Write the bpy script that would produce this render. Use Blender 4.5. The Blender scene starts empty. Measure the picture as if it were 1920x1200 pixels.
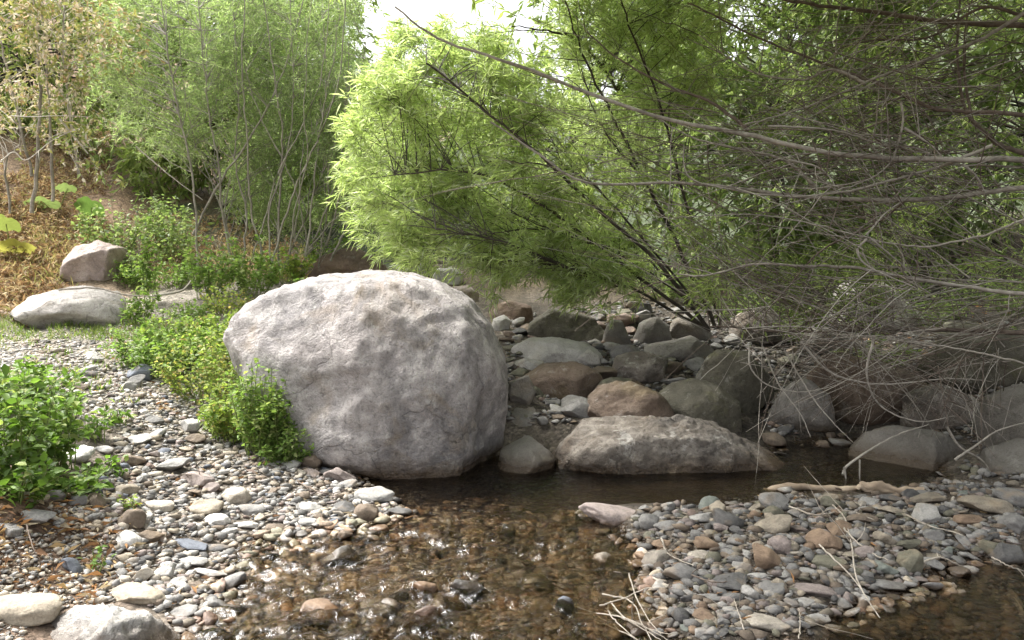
import bpy, bmesh, math, random
import numpy as np
from mathutils import Vector

scene = bpy.context.scene
COL = scene.collection
rng = np.random.default_rng(7)
random.seed(7)

# ------------------------------------------------------------------ camera
F, HOR, HC = 1598.0, 450.0, 1.35
PITCH = math.atan((600 - HOR) / F)
cam_data = bpy.data.cameras.new('camera')
cam_data.sensor_width = 36.0
cam_data.lens = 36.0 * F / 1920.0
cam_data.clip_start = 0.05
cam_data.clip_end = 500
cam = bpy.data.objects.new('camera', cam_data)
COL.objects.link(cam)
cam.location = (0, 0, HC)
cam.rotation_euler = (math.pi / 2 - PITCH, 0, 0)
scene.camera = cam
CP, SP = math.cos(PITCH), math.sin(PITCH)

def ray(px, py):
    xc = (np.asarray(px, float) - 960) / F
    yc = (600 - np.asarray(py, float)) / F
    dy = CP + yc * SP
    dz = -SP + yc * CP
    return np.stack([xc / dy, np.ones_like(dy), dz / dy], -1)

def P(px, py, Y):
    r = ray(px, py)
    return np.array([0, 0, HC]) + r * np.asarray(Y, float)[..., None]

def proj(p):
    p = np.asarray(p, float)
    d = p - np.array([0, 0, HC])
    fw = d[..., 1] * CP - d[..., 2] * SP
    up = d[..., 1] * SP + d[..., 2] * CP
    return 960 + F * d[..., 0] / fw, 600 - F * up / fw

# ------------------------------------------------------------------ noise
def _h(ix, iy, iz, seed):
    n = (ix.astype(np.int64) * 374761393 + iy.astype(np.int64) * 668265263 + iz.astype(np.int64) * 2147483647 + seed * 974634777) & 0xffffffff
    n = ((n ^ (n >> 13)) * 1274126177) & 0xffffffff
    n = ((n ^ (n >> 16)) * 2246822519) & 0xffffffff
    return ((n ^ (n >> 15)) & 0xffff) / 32767.5 - 1.0

def vnoise(p, seed=0):
    i = np.floor(p); f = p - i
    i = i.astype(np.int64)
    u = f * f * f * (f * (f * 6 - 15) + 10)
    r = 0
    for dx in (0, 1):
        wx = u[..., 0] if dx else 1 - u[..., 0]
        for dy in (0, 1):
            wy = u[..., 1] if dy else 1 - u[..., 1]
            for dz in (0, 1):
                wz = u[..., 2] if dz else 1 - u[..., 2]
                r = r + wx * wy * wz * _h(i[..., 0] + dx, i[..., 1] + dy, i[..., 2] + dz, seed)
    return r

def fbm(p, octv=4, seed=0, gain=.5):
    a, s, r = 1.0, 1.0, 0
    for k in range(octv):
        r = r + a * vnoise(p * s + 17.3 * k, seed + k)
        a *= gain; s *= 2.03
    return r

# ------------------------------------------------------------------ object helpers
def mesh_from(name, verts, faces, mat=None, smooth=True, cols=None):
    """faces: (n,3) or (n,4) int array, or list of such arrays"""
    me = bpy.data.meshes.new(name)
    if not isinstance(faces, list):
        faces = [faces]
    faces = [np.asarray(f, np.int32) for f in faces if len(f)]
    verts = np.asarray(verts, np.float32)
    me.vertices.add(len(verts))
    me.vertices.foreach_set('co', verts.ravel())
    nl = sum(f.size for f in faces); npoly = sum(len(f) for f in faces)
    me.loops.add(nl); me.polygons.add(npoly)
    me.loops.foreach_set('vertex_index', np.concatenate([f.ravel() for f in faces]))
    tot = np.concatenate([np.full(len(f), f.shape[1], np.int32) for f in faces])
    st = np.concatenate([[0], np.cumsum(tot)[:-1]]).astype(np.int32)
    me.polygons.foreach_set('loop_start', st)
    if smooth:
        me.polygons.foreach_set('use_smooth', np.ones(npoly, bool))
    if cols is not None:
        a = me.attributes.new('col', 'FLOAT_COLOR', 'POINT')
        c = np.ones((len(verts), 4), np.float32); c[:, :3] = cols
        a.data.foreach_set('color', c.ravel())
    me.update(calc_edges=True)
    me.validate()
    if mat:
        me.materials.append(mat)
    return me

def link(name, me, parent=None, loc=None):
    o = bpy.data.objects.new(name, me)
    COL.objects.link(o)
    if parent is not None:
        o.parent = parent
    if loc is not None:
        o.location = loc
    return o

def tag(o, label=None, cat=None, group=None, kind=None):
    if label: o['label'] = label
    if cat: o['category'] = cat
    if group: o['group'] = group
    if kind: o['kind'] = kind
    return o

def empty(name, loc, label, cat, group=None):
    o = bpy.data.objects.new(name, None)
    o.empty_display_size = .1
    COL.objects.link(o)
    o.location = loc
    return tag(o, label, cat, group)

# ------------------------------------------------------------------ materials
def new_mat(name):
    m = bpy.data.materials.new(name)
    m.use_nodes = True
    nt = m.node_tree
    for n in list(nt.nodes):
        nt.nodes.remove(n)
    out = nt.nodes.new('ShaderNodeOutputMaterial')
    return m, nt, out

class NT:
    def __init__(s, nt): s.nt = nt
    def n(s, typ, **kw):
        x = s.nt.nodes.new(typ)
        for k, v in kw.items():
            if k.startswith('i_'):
                key = k[2:]
                x.inputs[int(key) if key.isdigit() else key.replace('_', ' ')].default_value = v
            else:
                setattr(x, k, v)
        return x
    def l(s, a, b): s.nt.links.new(a, b)
    def math(s, op, a, b=None, clamp=False):
        x = s.nt.nodes.new('ShaderNodeMath'); x.operation = op; x.use_clamp = clamp
        for i, v in enumerate((a, b)):
            if v is None: continue
            if isinstance(v, (int, float)): x.inputs[i].default_value = v
            else: s.l(v, x.inputs[i])
        return x.outputs[0]
    def mix(s, fac, a, b, mode='MIX'):
        x = s.nt.nodes.new('ShaderNodeMix'); x.data_type = 'RGBA'; x.blend_type = mode
        for sock, v in ((x.inputs['Factor'], fac), (x.inputs[6], a), (x.inputs[7], b)):
            if isinstance(v, (int, float)): sock.default_value = v
            elif isinstance(v, tuple): sock.default_value = (*v, 1) if len(v) == 3 else v
            else: s.l(v, sock)
        return x.outputs[2]
    def ramp(s, fac, stops):
        x = s.nt.nodes.new('ShaderNodeValToRGB')
        cr = x.color_ramp
        while len(cr.elements) < len(stops): cr.elements.new(.5)
        for e, (p, c) in zip(cr.elements, stops):
            e.position = p
            e.color = (c, c, c, 1) if isinstance(c, (int, float)) else (*c, 1)
        s.l(fac, x.inputs[0])
        return x.outputs[0]
    def noise(s, vec, scale, detail=4, rough=.55, dist=0):
        x = s.n('ShaderNodeTexNoise')
        x.inputs['Scale'].default_value = scale; x.inputs['Detail'].default_value = detail
        x.inputs['Roughness'].default_value = rough; x.inputs['Distortion'].default_value = dist
        if vec is not None: s.l(vec, x.inputs['Vector'])
        return x.outputs[0]
    def maprange(s, v, a, b, c=0, d=1):
        x = s.n('ShaderNodeMapRange'); x.clamp = True
        for i, q in enumerate((a, b, c, d)): x.inputs[i + 1].default_value = q
        s.l(v, x.inputs[0])
        return x.outputs[0]

def wet_factor(g, lo=.006, hi=.03):
    geo = g.n('ShaderNodeNewGeometry')
    sep = g.n('ShaderNodeSeparateXYZ'); g.l(geo.outputs['Position'], sep.inputs[0])
    nz = g.noise(geo.outputs['Position'], 14, 2)
    zz = g.math('ADD', sep.outputs[2], g.math('MULTIPLY', g.math('SUBTRACT', nz, .5), .05))
    return g.maprange(zz, lo, hi, 1, 0), geo.outputs['Position']

def finish_rock(g, out, col, bump_src, wet, bump=.5, dist=.02, rough=.85):
    wetcol = g.mix(1.0, col, (.42, .34, .26), 'MULTIPLY')
    c = g.mix(wet, col, wetcol)
    b = g.n('ShaderNodeBsdfPrincipled')
    g.l(c, b.inputs['Base Color'])
    r = g.maprange(wet, 0, 1, rough, .22)
    g.l(r, b.inputs['Roughness'])
    b.inputs['Specular IOR Level'].default_value = .35
    bp = g.n('ShaderNodeBump'); bp.inputs['Strength'].default_value = bump; bp.inputs['Distance'].default_value = dist
    g.l(bump_src, bp.inputs['Height']); g.l(bp.outputs[0], b.inputs['Normal'])
    g.l(b.outputs[0], out.inputs[0])

def stone_material(name, src):
    """river stones: stone colour plus painted right-side shade from the object or its attribute, mottled, veined, wet near the water"""
    m, nt, out = new_mat(name); g = NT(nt)
    if src == 'object':
        oi = g.n('ShaderNodeObjectInfo'); base = oi.outputs['Color']
        rnd = oi.outputs['Random']
    else:
        at = g.n('ShaderNodeAttribute'); at.attribute_name = 'col'; base = at.outputs['Color']; rnd = None
    wet, pos = wet_factor(g)
    n1 = g.noise(pos, 22, 5, .6); n2 = g.noise(pos, 120, 3, .6)
    v = g.ramp(n1, [(.25, .62), (.5, .98), (.75, 1.22)])
    col = g.mix(1.0, base, v, 'MULTIPLY')
    sp = g.ramp(n2, [(.3, .6), (.5, 1), (.72, 1.25)])
    col = g.mix(.6, col, sp, 'MULTIPLY')
    n3 = g.noise(pos, 9, 3)
    col = g.mix(g.ramp(n3, [(.56, 0), (.7, .35)]), col, (.30, .22, .14))
    h = g.math('ADD', n1, g.math('MULTIPLY', n2, .35))
    finish_rock(g, out, col, h, wet, .6, .012)
    return m

def boulder_material(name, base, dark, light, stain, scale=1.0, stain_amt=.5, light_amt=.6, crust=.6, streak=0):
    m, nt, out = new_mat(name); g = NT(nt)
    wet, pos = wet_factor(g, .03, .12)
    big = g.noise(pos, 1.7 * scale, 5, .6)
    mid = g.noise(pos, 7 * scale, 6, .65, .4)
    fine = g.noise(pos, 34 * scale, 5, .7)
    gr = g.noise(pos, 110 * scale, 3, .7)
    col = g.mix(g.ramp(big, [(.36, 0), (.62, 1)]), dark, base)
    col = g.mix(g.math('MULTIPLY', g.ramp(mid, [(.46, 0), (.66, 1)]), light_amt), col, light)
    big2 = g.noise(pos, 2.6 * scale, 4, .6, .8)
    col = g.mix(g.math('MULTIPLY', g.ramp(big2, [(.55, 0), (.68, 1)]), stain_amt), col, stain)
    if streak:
        sm_ = g.n('ShaderNodeMapping'); sm_.inputs['Scale'].default_value = (5.5, 5.5, .7); g.l(pos, sm_.inputs[0])
        st = g.noise(sm_.outputs[0], 1.6, 5, .6, .5)
        col = g.mix(streak, col, g.ramp(st, [(.34, .55), (.5, 1), (.66, 1.25)]), 'MULTIPLY')
    pit = g.ramp(fine, [(.34, .38), (.46, 1)])
    col = g.mix(crust, col, pit, 'MULTIPLY')
    wv = g.n('ShaderNodeVectorMath', operation='ADD'); g.l(pos, wv.inputs[0])
    wn = g.n('ShaderNodeTexNoise'); wn.inputs['Scale'].default_value = 2.2 * scale; wn.inputs['Detail'].default_value = 5; g.l(pos, wn.inputs['Vector'])
    ws = g.n('ShaderNodeVectorMath', operation='SCALE'); ws.inputs['Scale'].default_value = .55 / scale; g.l(wn.outputs['Color'], ws.inputs[0]); g.l(ws.outputs[0], wv.inputs[1])
    ce = g.n('ShaderNodeTexVoronoi', feature='DISTANCE_TO_EDGE'); ce.inputs['Scale'].default_value = 2.1 * scale; g.l(wv.outputs[0], ce.inputs['Vector'])
    cm = g.noise(pos, 1.9 * scale, 2)
    crack = g.math('MAXIMUM', g.ramp(ce.outputs['Distance'], [(.002, 0), (.012, 1)]), g.ramp(cm, [(.40, 0), (.50, 1)]))
    crack = g.math('MAXIMUM', crack, 1 - crust)
    col = g.mix(.4, col, crack, 'MULTIPLY')
    lich = g.noise(pos, 5.2 * scale, 6, .75, .3)
    col = g.mix(g.math('MULTIPLY', g.ramp(lich, [(.58, 0), (.64, 1)]), .45 * crust), col, (.60, .585, .54))
    grv = g.ramp(gr, [(.3, .72), (.5, 1), (.7, 1.18)])
    col = g.mix(.8, col, grv, 'MULTIPLY')
    h0 = g.math('MULTIPLY', crack, .25)
    h = g.math('ADD', g.math('ADD', g.math('MULTIPLY', mid, .8), g.math('MULTIPLY', fine, .6)), g.math('MULTIPLY', gr, .15))
    h = g.math('ADD', h, h0)
    finish_rock(g, out, col, h, wet, .8, .035)
    return m

def leaf_material(name, trans=.45, rough=.5, gloss=.35, src='col', tint=(1.03, 1.12, .70)):
    m, nt, out = new_mat(name); g = NT(nt)
    at = g.n('ShaderNodeAttribute'); at.attribute_name = src
    b = g.n('ShaderNodeBsdfPrincipled')
    g.l(at.outputs['Color'], b.inputs['Base Color'])
    b.inputs['Roughness'].default_value = rough
    b.inputs['Specular IOR Level'].default_value = gloss
    t = g.n('ShaderNodeBsdfTranslucent')
    tc = g.mix(1.0, at.outputs['Color'], tint, 'MULTIPLY')
    g.l(tc, t.inputs['Color'])
    mx = g.n('ShaderNodeMixShader'); mx.inputs[0].default_value = trans
    g.l(b.outputs[0], mx.inputs[1]); g.l(t.outputs[0], mx.inputs[2])
    g.l(mx.outputs[0], out.inputs[0])
    return m

def bark_material(name, c1, c2, scale=30):
    m, nt, out = new_mat(name); g = NT(nt)
    geo = g.n('ShaderNodeNewGeometry')
    n1 = g.noise(geo.outputs['Position'], scale, 4, .6); n0 = g.noise(geo.outputs['Position'], 3.1, 2)
    f = g.math('ADD', g.math('MULTIPLY', n1, .6), g.math('MULTIPLY', n0, .5))
    col = g.mix(g.ramp(f, [(.38, 0), (.72, 1)]), c1, c2)
    b = g.n('ShaderNodeBsdfPrincipled'); g.l(col, b.inputs['Base Color'])
    b.inputs['Roughness'].default_value = .8; b.inputs['Specular IOR Level'].default_value = .25
    bp = g.n('ShaderNodeBump'); bp.inputs['Strength'].default_value = .5; bp.inputs['Distance'].default_value = .004
    g.l(n1, bp.inputs['Height']); g.l(bp.outputs[0], b.inputs['Normal'])
    g.l(b.outputs[0], out.inputs[0])
    return m

M_STONE = stone_material('river_stone_surface', 'object')
M_PEB = stone_material('gravel_surface', 'attribute')
M_LEAF = leaf_material('leaf_surface', .5)
M_WILLOW = leaf_material('willow_leaf_surface', .6, .45, .45)
M_DRY = leaf_material('dry_leaf_surface', .3, .7, .15, tint=(1.1, 1.0, .8))
M_BARK_GREY = bark_material('grey_bark', (.11, .096, .08), (.38, .345, .30))
M_BARK_PALE = bark_material('pale_bark', (.34, .31, .26), (.60, .56, .50))
M_BARK_ASH = bark_material('ash_grey_bark', (.17, .155, .13), (.40, .37, .32))
M_BARK_BROWN = bark_material('brown_bark', (.07, .052, .042), (.20, .16, .13))
M_BARK_DARK = bark_material('dark_bark', (.03, .026, .022), (.10, .085, .07))
M_STEM_GREEN = bark_material('green_stem', (.10, .14, .04), (.22, .26, .09))
M_DRIFT = bark_material('bleached_wood', (.15, .105, .07), (.42, .34, .25), 12)
M_TWIG = bark_material('dry_twig', (.20, .17, .135), (.50, .45, .38), 40)

# ------------------------------------------------------------------ terrain
cz = [  # px, py, z
    (700, 885, 0), (735, 955, 0), (630, 985, .01), (478, 1012, 0), (425, 1100, 0), (345, 1190, 0), (270, 1270, 0),
    (620, 900, .05), (560, 850, .10), (400, 870, .15), (500, 930, .06), (400, 985, .055), (330, 960, .10), (300, 760, .33), (250, 870, .21),
    (430, 800, .17), (100, 930, .29), (0, 1000, .27), (100, 1080, .12), (250, 1120, .06), (310, 1060, .05), (0, 1170, .11), (180, 1010, .16),
    (200, 1190, .04), (0, 800, .44), (150, 820, .33),
    (800, 920, -.13), (950, 930, -.17), (1100, 925, -.15), (1300, 920, -.12), (850, 1000, -.085), (1000, 1050, -.085), (1100, 1040, -.075),
    (700, 1060, -.075), (600, 1120, -.07), (800, 1150, -.09), (1050, 1150, -.085), (700, 1260, -.07), (1100, 1260, -.08), (560, 1060, -.05), (490, 1120, -.035),
    (1140, 950, 0), (1210, 1040, 0), (1240, 1110, 0), (1210, 1160, -.03), (1260, 1200, 0), (1480, 925, 0), (1700, 926, 0), (1620, 1140, -.005), (1750, 1088, 0), (1900, 1050, 0),
    (1200, 1000, .025), (1330, 950, .03), (1400, 970, .06), (1350, 1030, .065), (1550, 1000, .075), (1700, 970, .07), (1450, 1100, .04), (1350, 1170, .03), (1320, 1110, .035),
    (1850, 980, .09), (1700, 1040, .04), (1550, 1080, .05), (1500, 1160, .015), (1700, 1180, -.05), (1850, 1120, -.05), (1900, 1190, -.06), (1600, 912, -.09), (1480, 895, -.06),
    (1800, 935, .03), (1920, 900, .10),
]
cy = [  # px, py, Y
    (130, 640, 7.0), (0, 640, 6.6), (-200, 700, 5.0), (200, 590, 8.0), (0, 570, 8.2), (0, 450, 9.6), (0, 340, 10.6), (120, 430, 10), (-350, 300, 10), (-300, 500, 7.5),
    (300, 500, 9.6), (500, 540, 8.2), (600, 520, 9.2), (700, 510, 9.8), (800, 505, 11), (860, 520, 10), (900, 565, 8.6), (960, 625, 7.6), (960, 700, 6.3), (960, 790, 5.5),
    (1200, 660, 7.0), (1200, 745, 6.0), (1100, 760, 5.9), (1150, 800, 5.4), (1400, 840, 5.4), (1600, 800, 5.9), (1600, 700, 7.0), (1750, 620, 7.6), (1900, 560, 7.6), (2150, 600, 6.0),
    (1400, 640, 7.6), (1300, 560, 9), (750, 700, 5.9),
]
cw = [(-20, 12, 6), (-12, 20, 6.5), (0, 20, 1.9), (0, 40, 4), (8, 20, 3), (10, 10, 2.4), (20, 10, 6), (20, 22, 8), (-20, 0, 3), (-6, 1.5, .8), (-3, -1, .25), (-1.6, 1.6, .1),
      (0, 0, -.1), (3, 0, 0), (6, 2, .35), (15, 0, 2), (-22, 40, 12), (22, 40, 12), (0, -12, -.5), (20, -20, 4), (-20, -20, 4), (-60, 30, 30), (60, 30, 30), (0, 70, 8), (-40, 70, 24), (40, 70, 24), (-50, -40, 10), (50, -40, 10)]
pts = []
for (px, py, z) in cz:
    r = ray(px, py); pts.append((r[0] * (z - HC) / r[2], (z - HC) / r[2], z))
for (px, py, Y) in cy:
    pts.append(tuple(P(px, py, Y)))
pts = np.array(pts + cw, float)

def _phi(d2): return np.sqrt(d2 + .12)
def _mat(q): return np.sqrt(((q[:, None, :2] - pts[None, :, :2]) ** 2).sum(-1) + .12)
_A = np.zeros((len(pts) + 3,) * 2)
_A[:-3, :-3] = _mat(pts) - 1e-3 * np.eye(len(pts))
_A[:-3, -3:-1] = pts[:, :2]; _A[:-3, -1] = 1
_A[-3:, :-3] = _A[:-3, -3:].T
_W = np.linalg.solve(_A, np.concatenate([pts[:, 2], np.zeros(3)]))

def height(xy, detail=True):
    xy = np.atleast_2d(np.asarray(xy, float))
    out = np.empty(len(xy))
    for i in range(0, len(xy), 20000):
        q = xy[i:i + 20000]
        out[i:i + 20000] = _mat(q) @ _W[:-3] + q @ _W[-3:-1] + _W[-1]
    if detail:
        q3 = np.concatenate([xy, np.zeros((len(xy), 1))], 1)
        far = np.clip((xy[:, 1] - 6) / 10, 0, 1)
        out = out + (.012 + .12 * far) * fbm(q3 * (3.1 - 1.8 * far[:, None]), 4, 5) 
    return out

_Ys = np.concatenate([np.linspace(1.6, 8, 420), np.linspace(8.02, 40, 260)])
def hit(px, py):
    r = ray(px, py)
    p = np.array([0, 0, HC]) + r[None] * _Ys[:, None]
    below = p[:, 2] < height(p[:, :2])
    k = int(np.argmax(below)) if below.any() else len(_Ys) - 1
    return p[k]

def spaced(a, b, c, n, s):
    t = np.linspace(-1, 1, n)
    u = np.sinh(t * s) / math.sinh(s)
    return np.where(u < 0, c + u * (c - a), c + u * (b - c))
gx = spaced(-70, 70, 0, 420, 5.2); gy = spaced(-40, 80, 4.2, 420, 5.2)
GX, GY = np.meshgrid(gx, gy)
gxy = np.stack([GX.ravel(), GY.ravel()], 1)
gz = height(gxy)
gv = np.concatenate([gxy, gz[:, None]], 1)
ii = np.arange(420 * 420).reshape(420, 420)
gf = np.stack([ii[:-1, :-1], ii[:-1, 1:], ii[1:, 1:], ii[1:, :-1]], -1).reshape(-1, 4)
# soil colours by zone (bed silt, gravel bar, shade-darkened leaf mould, rusty bank)
soil = np.array([.13, .11, .088])[None] * np.ones((len(gv), 1))
nz = fbm(np.concatenate([gxy * 1.3, np.zeros((len(gv), 1))], 1), 4, 9)
def sm(a, b, x): t = np.clip((x - a) / (b - a), 0, 1); return t * t * (3 - 2 * t)
bank = sm(-1.2, -1.9, gv[:, 0] + .15 * nz) * sm(3.9, 3.4, gv[:, 1] + .2 * nz)
soil = soil + (np.array([.115, .075, .05]) - soil) * bank[:, None]
pathw = sm(-.9, -1.4, gv[:, 0]) * sm(4.4, 5.2, gv[:, 1] + .2 * nz)
soil = soil + (np.array([.24, .215, .18]) - soil) * pathw[:, None]
hillw = sm(8.0, 9.2, gv[:, 1] + .6 * nz)
soil = soil + (np.array([.085, .065, .04]) - soil) * hillw[:, None]
farw = sm(10.0, 12.0, gv[:, 1] + .6 * nz)
soil = soil + (np.array([.045, .06, .025]) - soil) * farw[:, None]
rust = sm(-4.0, -4.7, gv[:, 0] + .5 * nz) * sm(7.2, 8.2, gv[:, 1])
soil = soil + (np.array([.21, .145, .09]) - soil) * rust[:, None]
barw = sm(.2, .6, gv[:, 0]) * sm(5.0, 4.7, gv[:, 1])
soil = soil + (np.array([.07, .058, .045]) - soil) * barw[:, None]
right = sm(-.1, .3, gv[:, 0] + .2 * nz) * sm(4.9, 5.4, gv[:, 1]) * sm(9.5, 8.0, gv[:, 1])
soil = soil + (np.array([.05, .042, .033]) - soil) * right[:, None]  # right bank soil darkened, its deep shade put into the colour
bed = sm(.01, -.05, gv[:, 2])
soil = soil + (np.array([.10, .075, .045]) - soil) * bed[:, None]
m, nt, out = new_mat('ground_soil'); g = NT(nt)
at = g.n('ShaderNodeAttribute'); at.attribute_name = 'col'
wet, pos = wet_factor(g)
n1 = g.noise(pos, 9, 6, .65); n2 = g.noise(pos, 60, 4, .65)
vor = g.n('ShaderNodeTexVoronoi'); vor.inputs['Scale'].default_value = 38; g.l(pos, vor.inputs['Vector'])
col = g.mix(1.0, at.outputs['Color'], g.ramp(n1, [(.3, .6), (.5, 1), (.7, 1.4)]), 'MULTIPLY')
col = g.mix(.8, col, g.ramp(n2, [(.3, .55), (.5, 1), (.7, 1.45)]), 'MULTIPLY')
vb = g.n('ShaderNodeSeparateColor'); g.l(vor.outputs['Color'], vb.inputs[0])
col = g.mix(.6, col, g.ramp(vb.outputs[0], [(0, .45), (1, 1.5)]), 'MULTIPLY')
h = g.math('ADD', g.math('MULTIPLY', n2, .6), g.math('SUBTRACT', 1.0, vor.outputs['Distance']))
finish_rock(g, out, col, h, wet, .8, .02, .95)
ground = link('ground', mesh_from('ground', gv, gf, m, True, soil))
tag(ground, 'stony brown ground of the stream bed, gravel banks and slopes', 'ground', kind='structure')

# ------------------------------------------------------------------ water
nx_, ny_ = 560, 560
wx = np.linspace(-2.3, 3.6, nx_); wy = np.linspace(-1.0, 5.6, ny_)
WX, WY = np.meshgrid(wx, wy)
wp = np.stack([WX.ravel(), WY.ravel(), np.zeros(WX.size)], 1)
rap = sm(4.35, 3.8, wp[:, 1]) * sm(1.0, .5, wp[:, 0])      # shallow riffle in front, smooth pool behind
q = wp * np.array([8, 15, 1]) 
rip = fbm(q + 1.5 * fbm(wp * 3, 2, 3)[:, None], 3, 21, .55)
calm = fbm(wp * np.array([3, 9, 1]), 3, 31)
wp[:, 2] = rap * .018 * rip + (1 - rap) * .0012 * calm
ii = np.arange(nx_ * ny_).reshape(ny_, nx_)
wf = np.stack([ii[:-1, :-1], ii[:-1, 1:], ii[1:, 1:], ii[1:, :-1]], -1).reshape(-1, 4)
m, nt, out = new_mat('stream_water'); g = NT(nt)
geo = g.n('ShaderNodeNewGeometry')
mp = g.n('ShaderNodeMapping'); mp.inputs['Scale'].default_value = (1, .8, 1); g.l(geo.outputs['Position'], mp.inputs[0])
n1 = g.noise(mp.outputs[0], 34, 3, .55, .6)
bp = g.n('ShaderNodeBump'); bp.inputs['Strength'].default_value = .4; bp.inputs['Distance'].default_value = .02
g.l(n1, bp.inputs['Height'])
fr = g.n('ShaderNodeFresnel'); fr.inputs['IOR'].default_value = 1.33; g.l(bp.outputs[0], fr.inputs['Normal'])
tr = g.n('ShaderNodeBsdfTransparent'); tr.inputs['Color'].default_value = (.82, .77, .67, 1)
rf = g.n('ShaderNodeBsdfRefraction'); rf.inputs['Color'].default_value = (.82, .77, .67, 1); rf.inputs['IOR'].default_value = 1.33; rf.inputs['Roughness'].default_value = 0
mt = g.n('ShaderNodeMixShader'); mt.inputs[0].default_value = .5
g.l(tr.outputs[0], mt.inputs[1]); g.l(rf.outputs[0], mt.inputs[2])
gl = g.n('ShaderNodeBsdfGlossy'); gl.inputs['Roughness'].default_value = .12; g.l(bp.outputs[0], gl.inputs['Normal'])
mx = g.n('ShaderNodeMixShader'); g.l(fr.outputs[0], mx.inputs[0]); g.l(mt.outputs[0], mx.inputs[1]); g.l(gl.outputs[0], mx.inputs[2])
g.l(mx.outputs[0], out.inputs[0])
M_WATER = m
water = link('water', mesh_from('water', wp, wf, m, True))
tag(water, 'clear shallow brown stream with a rippling riffle and a still pool', 'water', kind='structure')

# ------------------------------------------------------------------ rocks
_ico = {}
def ico(n):
    if n not in _ico:
        bm = bmesh.new(); bmesh.ops.create_icosphere(bm, subdivisions=n, radius=1)
        v = np.array([x.co[:] for x in bm.verts]); f = np.array([[q.index for q in x.verts] for x in bm.faces])
        bm.free(); v /= np.linalg.norm(v, axis=1)[:, None]
        _ico[n] = (v, f)
    return _ico[n]

def chop(p, n_cuts, r, lo, hi, soft=.04):
    """knock flat faces off a unit-ish lump"""
    for _ in range(n_cuts):
        d = r.normal(size=3); d /= np.linalg.norm(d)
        k = r.uniform(lo, hi)
        e = p @ d - k
        m = e > 0
        p[m] -= (e[m] * (1 - soft))[:, None] * d
    return p

def traced_rock(name, outline, Y, depth, mat, label, seed, sub=5, rough=.05, cuts=7, cut=(.62, .9), ex=2.4, cat='boulder', group=None, color=None, lean=0.0, fine=.012, auto=0):
    r = np.random.default_rng(seed)
    if auto:
        xs = [a[0] for a in outline]; yb = max(a[1] for a in outline)
        Y = hit((min(xs) + max(xs)) / 2, yb - auto)[1]
        depth = min(depth, .38 * (max(xs) - min(xs)) / F * Y); Y += depth * .7
    o2 = P(np.array([a[0] for a in outline]), np.array([a[1] for a in outline]), np.full(len(outline), float(Y)))
    X, Z = o2[:, 0], o2[:, 2]
    a = X * np.roll(Z, -1) - np.roll(X, -1) * Z; A = a.sum() / 2
    cx = ((X + np.roll(X, -1)) * a).sum() / (6 * A); czc = ((Z + np.roll(Z, -1)) * a).sum() / (6 * A)
    # dense outline, polar
    t = np.linspace(0, 1, 24, endpoint=False)
    dx = (X[:, None] + (np.roll(X, -1) - X)[:, None] * t).ravel() - cx; dz = (Z[:, None] + (np.roll(Z, -1) - Z)[:, None] * t).ravel() - czc
    th = np.arctan2(dz, dx); rr = np.hypot(dx, dz); od = np.argsort(th); th, rr = th[od], rr[od]
    v, f = ico(sub); v = v.copy()
    ang = np.arctan2(v[:, 2], v[:, 0])
    R = np.interp(ang, np.concatenate([th - 2 * np.pi, th, th + 2 * np.pi]), np.tile(rr, 3))
    rho = np.hypot(v[:, 0], v[:, 2])
    s = (rho ** ex + np.abs(v[:, 1]) ** ex) ** (-1 / ex)
    mean = rr.mean()
    nrm = v.copy()
    unit = np.stack([R / mean * rho * s * np.cos(ang), v[:, 1] * s, R / mean * rho * s * np.sin(ang)], 1)
    # flat faces, mostly towards the front and the back so the outline survives
    for _ in range(cuts + (7 if auto else 0)):
        d = r.normal(size=3) * np.array([.7, 1.2, .7]); d /= np.linalg.norm(d)
        k = r.uniform(cut[0] + (.12 if auto else 0), cut[1] + (.04 if auto else 0)) * np.max(unit @ d)
        e = unit @ d - k; mk = e > 0
        unit[mk] -= (e[mk] * .96)[:, None] * d
    sd = seed * 13.7
    disp = rough * fbm(unit * 1.9 + sd, 5, seed, .55)
    rid = 1 - np.abs(fbm(unit * 3.3 + sd + 40, 4, seed + 9, .55))
    disp = disp + rough * .55 * (rid - .6) + fine * fbm(unit * 14 + sd, 4, seed + 3, .6)
    unit = unit + nrm * disp[:, None]
    p = np.stack([unit[:, 0] * mean, unit[:, 1] * depth, unit[:, 2] * mean], 1)
    p[:, 1] += lean * p[:, 2]
    me = mesh_from(name, p, f, mat, True)
    ob = link(name, me, loc=(cx, Y, czc))
    if color: ob.color = (*color, 1)
    return tag(ob, label, cat, group)

def in_poly(x, y, poly):
    inside = np.zeros(np.shape(x), bool); n = len(poly)
    for i in range(n):
        x1, y1 = poly[i]; x2, y2 = poly[(i + 1) % n]
        c = ((y1 > y) != (y2 > y)) & (x < (x2 - x1) * (y - y1) / ((y2 - y1) if y2 != y1 else 1e-9) + x1)
        inside ^= c
    return inside
M_BIG = boulder_material('pale_boulder_stone', (.33, .30, .288), (.20, .19, .19), (.53, .495, .47), (.24, .185, .125), 1.0, .6, .7, .6, streak=.55)
M_SLAB = boulder_material('dark_crusted_stone', (.17, .145, .12), (.09, .08, .07), (.38, .345, .30), (.17, .12, .08), 1.3, .4, .55, .8)
M_SMOOTH = boulder_material('smooth_grey_stone', (.20, .185, .165), (.12, .11, .095), (.28, .265, .24), (.22, .17, .115), 1.1, .4, .3, .3)
M_PALE = boulder_material('pale_slab_stone', (.50, .48, .45), (.34, .32, .30), (.66, .65, .62), (.38, .32, .24), 1.2, .3, .4, .3)
M_BROWN = boulder_material('brown_stone', (.17, .125, .095), (.10, .075, .055), (.25, .20, .16), (.19, .15, .07), 1.2, .4, .4, .4)
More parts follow.
